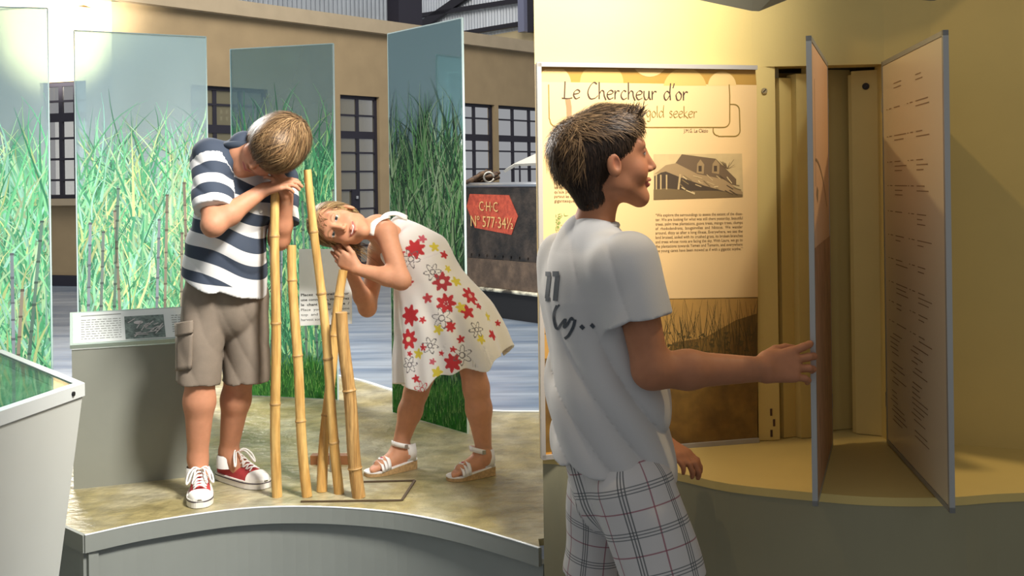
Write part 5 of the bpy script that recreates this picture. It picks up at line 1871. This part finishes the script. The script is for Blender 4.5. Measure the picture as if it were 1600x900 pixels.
# fringe wisps swept across the forehead and loose hair hanging by the ear and neck
n_ = 260
w0 = H2.o + H2.s * (rs.uniform(-.05, .05, (n_, 1)) * H2.x + rs.uniform(.050, .066, (n_, 1)) * H2.y + rs.uniform(.070, .09, (n_, 1)) * H2.z)
st2 = hair_strands(hp, w0, lambda p: np.tile(H2.x * .9 - H2.z * .35, (len(p), 1)), .06, .0018, gc, rs, lift=.005, jit=.2)
VV, FF, CC = [], [], []
for k in range(70):
    a = H2(rs.uniform(.05, .085), rs.uniform(-.07, -.02), rs.uniform(-.05, .02))
    L = rs.uniform(.04, .10)
    d = unit(-H2.z * 1.0 + H2.x * rs.uniform(-.35, .35) + EY * rs.uniform(-.3, .3))
    pts = [a + d * L * t - EZ * .35 * L * t * t + rs.normal(0, .0012, 3) for t in np.linspace(0, 1, 6)]
    n0 = len(VV)
    for i, q in enumerate(pts):
        w_ = .0012 * (1 - .7 * i / 5)
        VV += [q + EZ * w_, q - EZ * w_]
    FF += [(n0 + 2 * i, n0 + 2 * i + 1, n0 + 2 * i + 3, n0 + 2 * i + 2) for i in range(5)]
    CC += [lin(gc[rs.randint(len(gc))])] * 12
V, F, C = join([(V, F, C), st, st2, (np.array(VV), np.array(FF), np.array(CC))])
tag(mesh('hair', V, F, M_hair, girl, False, col=C), 'blond hair combed back')

# dress
bod0, wai, mid_, hem_ = J(612, 368, 3.80), J(660, 412, 3.83), J(694, 500, 3.83), J(711, 574, 3.83)
axd = unit(hem_ - wai)
sidev = unit(np.cross(axd, EY)); depv = np.cross(axd, sidev)
Ls = float(np.dot(hem_ - wai, axd))
def skirt(p):
    q = p - wai
    t = q @ axd
    x = q @ sidev; y = q @ depv
    # centre line bends with the body
    cx = np.interp(t, [0, Ls * .55, Ls], [0, float((mid_ - wai) @ sidev), 0.0])
    x = x - cx
    th = np.arctan2(y, x)
    tn = np.clip(t / Ls, -.2, 1.1)
    r = np.interp(tn, [-.2, 0, .15, .5, .8, 1.0, 1.1], [.095, .112, .125, .172, .196, .206, .210])
    pl = np.clip(tn, 0, 1) ** 1.2
    r = r * (1 + pl * (.075 * np.sin(7 * th + 2.2 * np.sin(th * 2)) + .045 * np.sin(13 * th + 1.0)))
    rr = np.sqrt(x * x + (y / .94) ** 2)
    hemw = .014 * np.sin(5 * th) + .008 * np.sin(11 * th)
    d = (rr - r) * .8
    inner = (r - .010 - rr) * .8
    d = np.maximum(d, np.where(tn > .55, inner, -1.0))
    d = np.maximum(d, t - Ls + hemw)
    return np.maximum(d, -t - .02)
lo_ = np.minimum(wai, hem_) - .27; hi_ = np.maximum(wai, hem_) + .27
dd = unit(wai - bod0)
dl = unit(np.cross(dd, EY))
bodice = Group([Cone(bod0, wai, .080, .112, .02, (depv, .80)), Plane(bod0 + dd * .012, -dd, k=.03), Cone(g['shA'] + [0, 0, .012], g['elA'], .052, .04, .008, op='s'), Cone(g['shB'], g['elB'], .05, .04, .008, op='s')], .02)
dops = [bodice, Cone(J(624, 353, 3.84), J(672, 392, 3.84), .036, .062, .025), Fn(skirt, lo_, hi_, .012)]
V, F = sculpt(dops, .0027, fold=wrinkle(15, .0022, 55, [axd + sidev * .4, sidev, depv]))
N = vnormals(V, F)
C = flat(V, '#f0ede9')
bvd = bvh_of(V, F)
def flower(px, py, rpx, col, kind='petal', cen=None):
    h = hit(bvd, px, py)
    if h is None: return
    r = rpx * .9 / 441.0
    m = np.linalg.norm(V - h, axis=1) < r * 1.5
    i0 = np.argmin(np.linalg.norm(V - h, axis=1))
    nn = N[i0]
    a = unit(np.cross(nn, EZ)); b_ = np.cross(nn, a)
    q = V[m] - h
    rr = np.linalg.norm(q, axis=1)
    th = np.arctan2(q @ b_, q @ a) + px * .7
    ok = (N[m] @ nn) > -.2
    if kind == 'petal':
        e = r * (.84 + .20 * np.cos(7 * th))
        w = (rr < e) & ok
    elif kind == 'five':
        w = (rr < r * (.80 + .24 * np.cos(5 * th))) & ok
    elif kind == 'line':
        e = r * (.72 + .26 * np.cos(6 * th))
        w = (np.abs(rr - e) < .0022) & ok
        w |= (np.abs(rr - r * .28) < .0018) & ok
    else:
        w = (rr < r * (.7 + .3 * np.sin(3 * th))) & ok
    c = C[m]
    c[w] = lin(col)
    if cen:
        c[(rr < r * .24) & ok] = lin(cen)
    C[m] = c
RED, RD2, YEL, GRY = '#c9333a', '#b83a44', '#e3d24a', '#6a6668'
fl_ = [(649, 389, 17, RED, 'petal', None), (660, 373, 8, '#d06070', 'five', None), (679, 386, 9, YEL, 'five', None), (642, 405, 17, GRY, 'line', None), (694, 398, 8, RED, 'five', None),
       (724, 420, 20, RED, 'petal', None), (691, 440, 17, RD2, 'petal', '#efe6e0'), (735, 462, 17, RED, 'petal', '#e9b0a8'), (697, 474, 17, RED, 'petal', '#efe6e0'), (697, 474, 5, RD2, 'five', None),
       (641, 493, 18, RED, 'petal', None), (638, 530, 17, RED, 'petal', '#f3e9c0'), (668, 466, 9, '#c84a50', 'five', None), (731, 487, 13, RED, 'five', None), (704, 510, 10, RED, 'petal', None),
       (690, 497, 18, GRY, 'line', None), (720, 480, 9, YEL, 'five', None), (654, 553, 9, YEL, 'five', None), (685, 515, 9, YEL, 'five', None), (762, 495, 9, YEL, 'five', None),
       (770, 523, 10, RED, 'five', None), (748, 478, 7, RED, 'five', None), (707, 567, 16, RED, 'petal', None), (722, 555, 17, GRY, 'line', None), (650, 592, 7, RED, 'five', None),
       (660, 609, 15, RED, 'line', None), (645, 612, 6, RED, 'five', None), (708, 546, 6, RED, 'five', None), (690, 552, 5, RED, 'five', None), (683, 582, 10, YEL, 'five', None),
       (640, 570, 14, GRY, 'line', None), (676, 565, 6, '#d06070', 'five', None), (752, 530, 9, YEL, 'five', None), (745, 515, 14, GRY, 'line', None), (583, 412, 12, RED, 'petal', None),
       (660, 500, 6, RED, 'five', None), (672, 540, 14, GRY, 'line', None), (757, 455, 7, '#c84a50', 'five', None), (700, 420, 7, YEL, 'five', None), (640, 553, 5, RED, 'five', None), (661, 543, 6, RED, 'five', None),
       (778, 505, 6, RED, 'five', None), (713, 440, 10, YEL, 'five', None), (676, 425, 15, GRY, 'line', None), (627, 395, 7, RED, 'five', None), (640, 440, 8, RED, 'five', None), (720, 530, 7, RED, 'five', None)]
for a_ in fl_: flower(*a_)
dress = mesh('sun_dress', V, F, mat('flowered_cotton', '#ffffff', 0.8, attr='Col', trans=0.12), girl, True, col=C)
# shoulder straps
M_white = mat('white_cotton', '#ece8e2', 0.85)
def band(path, w, th, m, name, parent, nrm):
    """flat strap along a path"""
    V, F = [], []
    for i, p in enumerate(path):
        t = unit(path[min(i + 1, len(path) - 1)] - path[max(i - 1, 0)])
        n = nrm[i] if isinstance(nrm, list) else nrm
        n = unit(n - t * np.dot(n, t)); s = np.cross(t, n)
        V += [p + s * w / 2 + n * th, p - s * w / 2 + n * th, p - s * w / 2 - n * th, p + s * w / 2 - n * th]
    for i in range(len(path) - 1):
        for k in range(4):
            F.append((4 * i + k, 4 * i + (k + 1) % 4, 4 * i + 4 + (k + 1) % 4, 4 * i + 4 + k))
    F += [(3, 2, 1, 0), tuple(4 * (len(path) - 1) + k for k in range(4))]
    return mesh(name, V, F, m, parent, True)
bvg = bvh_of(*[body2.data and np.array([v.co for v in body2.data.vertices]), [tuple(p.vertices) for p in body2.data.polygons]])
def strap(pxs, w, name, parent, lift=.006, m=None, bvx=None):
    path, nr = [], []
    for x, y in pxs:
        h = hit(bvx or bvg, x, y, lift)
        if h is not None:
            path.append(h); nr.append(-EY)
    if len(path) > 2:
        band([q for q in crom(path, 4)], w, .0022, m or M_white, name, parent, unit(np.array([-.3, -.8, .5])))
strap([(577, 377), (578, 366), (582, 354), (592, 346), (604, 341)], .024, 'shoulder_strap', dress)
band(crom([P(597, 342, 3.755), P(606, 335, 3.785), P(620, 334, 3.81), P(636, 341, 3.83)], 4), .022, .0022, M_white, 'shoulder_strap', dress, unit(np.array([-.2, -.7, .7])))
# sandals
M_cork = mat('cork_sole', '#b08f62', 0.8, var=0.25, vscale=120)
M_leather = mat('white_leather', '#ece9e6', 0.45)
for (hz, f, s, Lf), nm in zip(feet, ('a', 'b')):
    up = -1
    hw = lambda t: .026 + .012 * math.sin(min(1, t / .75) * math.pi / 2) if t < .8 else .038 * math.sqrt(max(.03, 1 - ((t - .8) / .27) ** 2))
    ts = [-.06, -.03, .0, .1, .25, .4, .55, .7, .8, .88, .95, 1.0, 1.04, 1.06]
    hw2 = lambda t: hw(max(t, 0)) * (1 if t > 0 else math.sqrt(max(.05, 1 - (t / .065) ** 2)))
    n_ = len(ts)
    V = []
    for z_ in (0, 1):
        for t in ts + ts[::-1]:
            pass
    outl = [(t, 1) for t in ts] + [(t, -1) for t in ts[::-1]]
    zt_ = lambda t: np.interp(t, [0, .5, .8, 1.1], [.032, .022, .012, .012])
    V = [hz + f * Lf * t + s * sg * hw2(t) + EZ * .001 for t, sg in outl] + [hz + f * Lf * t + s * sg * hw2(t) + EZ * zt_(t) for t, sg in outl]
    m_ = len(outl)
    F = [tuple(range(m_))[::-1]] + [(i, (i + 1) % m_, m_ + (i + 1) % m_, m_ + i) for i in range(m_)]
    F += [(m_ + i, m_ + i + 1, 2 * m_ - 2 - i, 2 * m_ - 1 - i) for i in range(n_ - 1)]
    sole = mesh('sandal', V, F, M_cork, girl)
    V = [hz + f * Lf * t + s * sg * (hw2(t) + .001) + EZ * (zt_(t) + o_) for o_ in (.0005, .005) for t, sg in outl]
    mesh('insole', V, F, M_leather, sole)
    def arc(t, h, w, name, tilt=0.0, drop=0.0):
        pts, nr = [], []
        for a in np.linspace(0, math.pi, 13):
            c_, s_2 = math.cos(a), math.sin(a)
            p = hz + f * Lf * (t + tilt * c_) + s * c_ * (hw2(t) + .003) + EZ * (zt_(t) + .003 + h * s_2 ** .75)
            pts.append(p); nr.append(unit(s * c_ + EZ * s_2 * .8))
        band(pts, w, .0016, M_leather, name, sole, nr)
    arc(.60, .036, .012, 'toe_strap', .04); arc(.68, .032, .010, 'toe_strap', .03); arc(.76, .028, .010, 'toe_strap', .02)
    # ankle strap round the back of the ankle with the side flap
    ank = g['ankA'] if nm == 'a' else g['ankB']
    c0 = hz + f * .034 + EZ * .088
    pts, nr = [], []
    for a in np.linspace(0, 2 * math.pi, 25):
        p = c0 + f * (.036 * math.cos(a) + .008) + s * .032 * math.sin(a) + EZ * (.010 * math.cos(a))
        pts.append(p); nr.append(unit(f * math.cos(a) + s * math.sin(a)))
    band(pts, .016, .002, M_leather, 'ankle_strap', sole, nr)
    sd = -1 if (s[1] > 0) else 1
    for sgn in (-1, 1):
        pts = [hz + s * sgn * .027 + f * .02 + EZ * .032, hz + s * sgn * .032 + f * .018 + EZ * .06, hz + s * sgn * .030 + f * .022 + EZ * .092]
        band(pts, .034, .0018, M_leather, 'heel_strap', sole, s * sgn)
    b = MB(); b.box(c0 + s * sd * .034 + f * .01, (.012, .004, .014), (f, s, EZ)); b.build('buckle', mat('steel_buckle', '#b8b4b0', 0.3, metal=0.8), sole)
    pc_ = hz + f * Lf * .70 + EZ * (zt_(.7) + .036)
    for a in range(5):
        b = MB()
        q = pc_ + .008 * (math.cos(a * 1.257) * f + math.sin(a * 1.257) * s)
        b.tube([q, q + EZ * .003], .0055, 8); b.build('leather_petal', M_leather, sole)
    b = MB(); b.tube([pc_, pc_ + EZ * .006], .004, 8); b.build('pink_bead', mat('pink_bead', '#c45a78', 0.5), sole)

# ================================================================== BOY IN A WHITE T-SHIRT
t3 = dict(neck=J(925, 348, 2.45), shR=J(982, 408, 2.335), shL=J(886, 408, 2.56), elR=J(1018, 578, 2.30), wrR=J(1192, 577, 2.385),
          chest=J(935, 450, 2.46), belly=J(955, 620, 2.46), hipR=J(1000, 765, 2.38), hipL=J(940, 755, 2.55),
          kneeR=J(1048, 955, 2.34), kneeL=J(934, 930, 2.60), ankR=J(1035, 1262, 2.36), ankL=J(925, 1215, 2.62),
          elL=J(920, 590, 2.74), wrL=J(1030, 690, 2.70))
for k in ('ankR', 'ankL'):
    t3[k][2] = .085
boy3 = empty('person', (t3['hipR'][0] * .5 + t3['hipL'][0] * .5, 2.47, 0), 'child in a white T-shirt and checked shorts opening a hinged panel', 'person')
H3 = Frame(J(953, 250, 2.43), [1, .10, .12], [-.12, .02, 1], 0.95)
SK3 = '#a66e4c'
ops = limb(t3['hipR'], t3['kneeR'], t3['ankR'], (.058, .053, .055, .034)) + limb(t3['hipL'], t3['kneeL'], t3['ankL'], (.058, .053, .055, .034))
ops += [Cone(t3['hipR'], t3['hipL'], .05, .05, .03), Cone((t3['hipR'] + t3['hipL']) / 2, t3['chest'], .06, .07, .04), Cone(t3['chest'], t3['neck'] - EZ * .03, .07, .045, .04)]
ops += [Cone(t3['shR'], t3['shL'], .04, .04, .03)]
ops += limb(t3['shR'], t3['elR'], t3['wrR'], (.046, .039, .040, .0265)) + limb(t3['shL'], t3['elL'], t3['wrL'], (.045, .038, .038, .026))
ops += [Cone(t3['neck'] - EZ * .02, H3(0, -.026, -.06), .044, .042, .03)]
ops += head_ops(H3)
fw = J(1268, 566, 2.415) - t3['wrR']
ops += hand_ops(t3['wrR'], fw, [-.15, -.85, .28], 1, 1.12, (.42, .55, .58, .60), (.85, .40, .45), .15, first=(-.02, .06, .10, .12))
ops += hand_ops(t3['wrL'], J(1066, 712, 2.66) - t3['wrL'], [.1, -.2, .9], 1, 1.0, (.6, .6, .6, .6), (.7, .4, .3), .03)
fb = [(H3.o - .15, H3.o + .15, .0028), (J(1185, 620, 2.40) - [0, .08, 0], J(1305, 515, 2.42) + [0, .14, 0], .0026)]
V, F = multires(ops, .0060, fb)
C = flat(V, SK3)
face_colors(V, H3, SK3, C, '#4a3524')
body3 = mesh('body', V, F, M_skin, boy3, True, col=C)
# hair: short at the sides, longer on top, standing up at the front
hp = [Ell(H3(0, -.020, .036), H3.ax, np.array([.079, .098, .080]) * H3.s, .02),
      Ell(H3(0, -.068, .024), H3.ax, np.array([.072, .070, .072]) * H3.s, .03),
      Cone(H3(0, .0, .085), H3(0, .046, .082), .036 * H3.s, .034 * H3.s, .03),
      Cone(H3(0, -.062, -.03), H3(0, -.052, -.075), .054 * H3.s, .044 * H3.s, .03)]
cut = hp + [Group([Plane(H3(0, .052, .045), -H3.y * .94 + H3.z * .10, op='i'), ], .0)] if False else hp + [
    Plane(H3(0, .064, .06), H3.y * .93 - H3.z * .25),
    Plane(H3(0, -.045, -.083), -H3.z * .8 + H3.y * .5)]
# clear the cheek and ear
cut += [Ell(H3(0, .085, -.055), H3.ax, np.array([.12, .078, .078]) * H3.s, .004, 's'), Ell(H3(0, .014, -.075), H3.ax, np.array([.12, .032, .062]) * H3.s, .004, 's'),
        Ell(H3(0, .0, -.018), H3.ax, np.array([.12, .019, .030]) * H3.s, .003, 's')]
V, F = sculpt(cut, .0032, fold=wrinkle(21, .0014, 210))
dc = ['#3a2a1a', '#4a3622', '#2c2014', '#5c452c', '#6e5436']
C = flat(V, '#33251a') * np.random.RandomState(3).uniform(.75, 1.2, (len(V), 1))
rs = np.random.RandomState(12)
L = H3.inv(V)
top_i = np.where(L[:, 2] > .06)[0]; side_i = np.where(L[:, 2] <= .06)[0]
crown3 = H3(0, -.075, .095)
def d3(p):
    v = p - crown3
    v = v / (np.linalg.norm(v, axis=1, keepdims=True) + 1e-6)
    return v
st = hair_strands(hp, V[rs.choice(top_i, 5000)], lambda p: d3(p) * .7 + H3.y * .5, .038, .0020, dc + ['#7d6244'], rs, lift=.006, jit=.25)
st2 = hair_strands(hp, V[rs.choice(side_i, 5000)], lambda p: d3(p) * .5 + np.array([0, 0, -.8]), .018, .0016, ['#2a1d12', '#33241a', '#3c2b1c', '#241a10'], rs, lift=.0015, jit=.25)
bk = np.where((L[:, 1] < -.07) & (L[:, 2] > -.02))[0]
st3 = hair_strands(hp, V[rs.choice(bk, 1600)], lambda p: np.tile(-H3.y * .4 - H3.z, (len(p), 1)), .035, .0018, ['#6e5436', '#5c452c', '#4a3622', '#3a2a1a'], rs, lift=.008, jit=.25)
VV, FF, CC = [], [], []
for k in range(260):
    a = H3(rs.uniform(-.05, .05), rs.uniform(.035, .082), .104 - rs.uniform(.0, .02))
    Lk = rs.uniform(.014, .034)
    d = unit(H3.y * rs.uniform(.2, .9) + H3.z * rs.uniform(.3, .9) + H3.x * rs.normal(0, .3))
    n0 = len(VV)
    for i in range(4):
        q = a + d * Lk * i / 3
        w_ = .0015 * (1 - .8 * i / 3)
        sdv = unit(np.cross(d, EY + .3 * EX))
        VV += [q + sdv * w_, q - sdv * w_]
    FF += [(n0 + 2 * i, n0 + 2 * i + 1, n0 + 2 * i + 3, n0 + 2 * i + 2) for i in range(3)]
    CC += [lin(dc[rs.randint(len(dc))])] * 8
V, F, C = join([(V, F, C), st, st2, st3, (np.array(VV), np.array(FF), np.array(CC))])
tag(mesh('hair', V, F, M_hair, boy3, False, col=C), 'short dark brown hair standing up at the front')

# T-shirt
sdir = unit(t3['shR'] - t3['shL'])
tdn = unit(t3['belly'] - t3['chest'])
fdv = unit(np.cross(sdir, tdn))
hem3 = J(962, 728, 2.46)
# back -> front direction in plan for flattening
sops = [Cone(t3['shR'] + [-.02, .01, -.02], t3['shL'] + [.01, -.01, -.02], .068, .066, .03), Cone(t3['neck'] - EZ * .045, t3['chest'], .075, .128, .05, (fdv, .80)),
        Cone(t3['chest'], t3['belly'], .132, .132, .05, (fdv, .86)), Cone(t3['belly'], hem3 - EZ * .06, .132, .140, .04, (fdv, .95)),
        Cone(J(885, 460, 2.56), J(905, 690, 2.55), .055, .060, .05),
        sleeve(t3['shR'], t3['elR'], .066, .074, .56), sleeve(t3['shL'], t3['elL'], .066, .068, .6),
        Plane(hem3, np.array([-.20, 0, -1.0]))]
f3 = wrinkle(33, .004, 26, [[.85, .2, .5], [.8, .3, .55], [.9, -.2, .3]])
fold3 = lambda p: f3(p) + creases(p, [.82, -.35, .42], .085, .015, .5) * np.clip((1.20 - p[:, 2]) / .15, .4, 1)
V, F = sculpt(sops, .0040, fold=fold3)
M_tee = mat('white_tee_cotton', '#c6c2bc', 0.9, bump=0.05, bscale=350, trans=0.1)
tee = mesh('t_shirt', V, F, M_tee, boy3, True)
bvt = bvh_of(V, F)
npts = [t3['neck'] - EZ * .012 + .056 * math.cos(a) * sdir + .054 * math.sin(a) * fdv * 1.0 + EZ * .012 * math.cos(a) * 0 for a in np.linspace(0, 2 * math.pi, 21)]
b = MB(); b.tube(npts, .009, 8); b.build('neckband', M_tee, tee, True)
M_shp = mat('dark_shirt_print', '#3c4146', 0.8)
def shirt_print(strokes, wpx, name):
    VV, FF = [], []
    for stv in strokes:
        v, f = ribbon2(stv, wpx, None)
        n0 = len(VV)
        hs = []
        for q in v:
            hpt = hit(bvt, q[0], q[1], .0015)
            hs.append(hpt)
        if any(h is None for h in hs): 
            hs = [h if h is not None else None for h in hs]
        good = {}
        for i, h in enumerate(hs):
            if h is not None:
                good[i] = len(VV); VV.append(h)
        FF += [tuple(good[i] for i in g_) for g_ in f if all(i in good for i in g_)]
    if VV: mesh(name, VV, FF, M_shp, tee)
shirt_print([[(853, 428), (857, 428), (861, 428)]], 7, 'printed_number')
shirt_print([[(859, 430), (857, 447), (855, 466)]], 6, 'printed_number')
shirt_print([[(853, 467), (857, 467), (860, 467)]], 7, 'printed_number')
shirt_print([[(864, 428), (869, 428), (874, 428)]], 8, 'printed_number')
shirt_print([[(872, 430), (870, 447), (868, 470)]], 7, 'printed_number')
shirt_print([[(871, 477), (867, 487), (866, 497), (869, 511), (873, 513), (877, 507), (884, 499), (882, 511), (887, 507), (893, 497), (896, 500)]], 4.0, 'printed_script')
shirt_print([[(899, 499), (896, 511), (889, 524), (883, 529)]], 4.5, 'printed_script')
shirt_print([[(869, 483), (872, 479), (875, 476)]], 3, 'printed_script')
for cx, cy in ((910, 511), (926, 509)):
    shirt_print([[(cx - 2.5, cy - 2.5), (cx, cy), (cx + 2.5, cy + 2.5)]], 6, 'printed_dot')

# checked shorts
hm3R, hm3L = J(1040, 915, 2.345), J(928, 894, 2.59)
def ltube(hip, hem, r0, r1):
    d = unit(hem - hip)
    return Group([Cone(hip, hem + d * .03, r0, r1, .01), Plane(hem, d), Cone(hem - d * .1, hem + d * .06, r1 - .024, r1 - .010, .003, op='s')], .02)
pops = [Cone(J(955, 700, 2.47), (t3['hipR'] + t3['hipL']) / 2, .118, .120, .03, (fdv, .9)), ltube(t3['hipR'] + [-.012, 0, 0], hm3R, .092, .092), ltube(t3['hipL'] + [.005, 0, 0], hm3L, .084, .072)]
V, F = sculpt(pops, .0048, fold=wrinkle(41, .0035, 34, [[.7, .2, .7], [.3, .2, .9]]))
# pattern coordinates: around the leg and along it
pat = np.zeros((len(V), 3))
dR_ = unit(hm3R - t3['hipR']); dL_ = unit(hm3L - t3['hipL'])
eR, eL = evalops([pops[1]], V), evalops([pops[2]], V)
selL = eL < eR
for sel, hip, dv in ((~selL, t3['hipR'], dR_), (selL, t3['hipL'], dL_)):
    q = V[sel] - hip
    t_ = q @ dv
    xv = unit(np.cross(dv, EY)); yv = np.cross(dv, xv)
    th = np.arctan2(q @ yv, q @ xv)
    pat[sel, 0] = th * .088
    pat[sel, 1] = t_
def plaid_mat():
    m = bpy.data.materials.new('checked_cotton')
    m.use_nodes = True
    nt = m.node_tree; N, Lk = nt.nodes.new, nt.links.new
    b = nt.nodes['Principled BSDF']; b.inputs['Roughness'].default_value = .9
    a = N('ShaderNodeAttribute'); a.attribute_name = 'pat'
    sp = N('ShaderNodeSeparateXYZ'); Lk(a.outputs['Vector'], sp.inputs[0])
    def line(sock, period, pos, wd):
        ad = N('ShaderNodeMath'); ad.operation = 'ADD'; ad.inputs[1].default_value = 10 - pos; Lk(sock, ad.inputs[0])
        mo = N('ShaderNodeMath'); mo.operation = 'MODULO'; mo.inputs[1].default_value = period; Lk(ad.outputs[0], mo.inputs[0])
        c = N('ShaderNodeMath'); c.operation = 'LESS_THAN'; c.inputs[1].default_value = wd; Lk(mo.outputs[0], c.inputs[0])
        return c.outputs[0]
    cur = None
    col = (*lin('#bfbab4'), 1)
    def over(fac, c, amt=.8):
        nonlocal cur
        mx = N('ShaderNodeMix'); mx.data_type = 'RGBA'
        ml = N('ShaderNodeMath'); ml.operation = 'MULTIPLY'; ml.inputs[1].default_value = amt; Lk(fac, ml.inputs[0])
        Lk(ml.outputs[0], mx.inputs[0])
        if cur is None: mx.inputs[6].default_value = col
        else: Lk(cur, mx.inputs[6])
        mx.inputs[7].default_value = (*lin(c), 1)
        cur = mx.outputs[2]
    X, Y = sp.outputs[0], sp.outputs[1]
    over(line(X, .11, 0.0, .0035), '#8a4a55'); over(line(Y, .092, 0.0, .003), '#8a4a55')
    for k in range(3):
        over(line(X, .11, .050 + .0065 * k, .003), '#3f4344'); over(line(Y, .092, .042 + .0065 * k, .0025), '#55595a')
    Lk(cur, b.inputs['Base Color'])
    return m
sh3 = mesh('checked_shorts', V, F, plaid_mat(), boy3, True, attrs={'pat': pat})
# trainers on the floor
for k in ('ankR', 'ankL'):
    a = t3[k]
    sneaker(boy3, np.array([a[0] - .06, a[1]]), np.array([a[0] + .19, a[1] + .03]), 0.0, 'trainer')
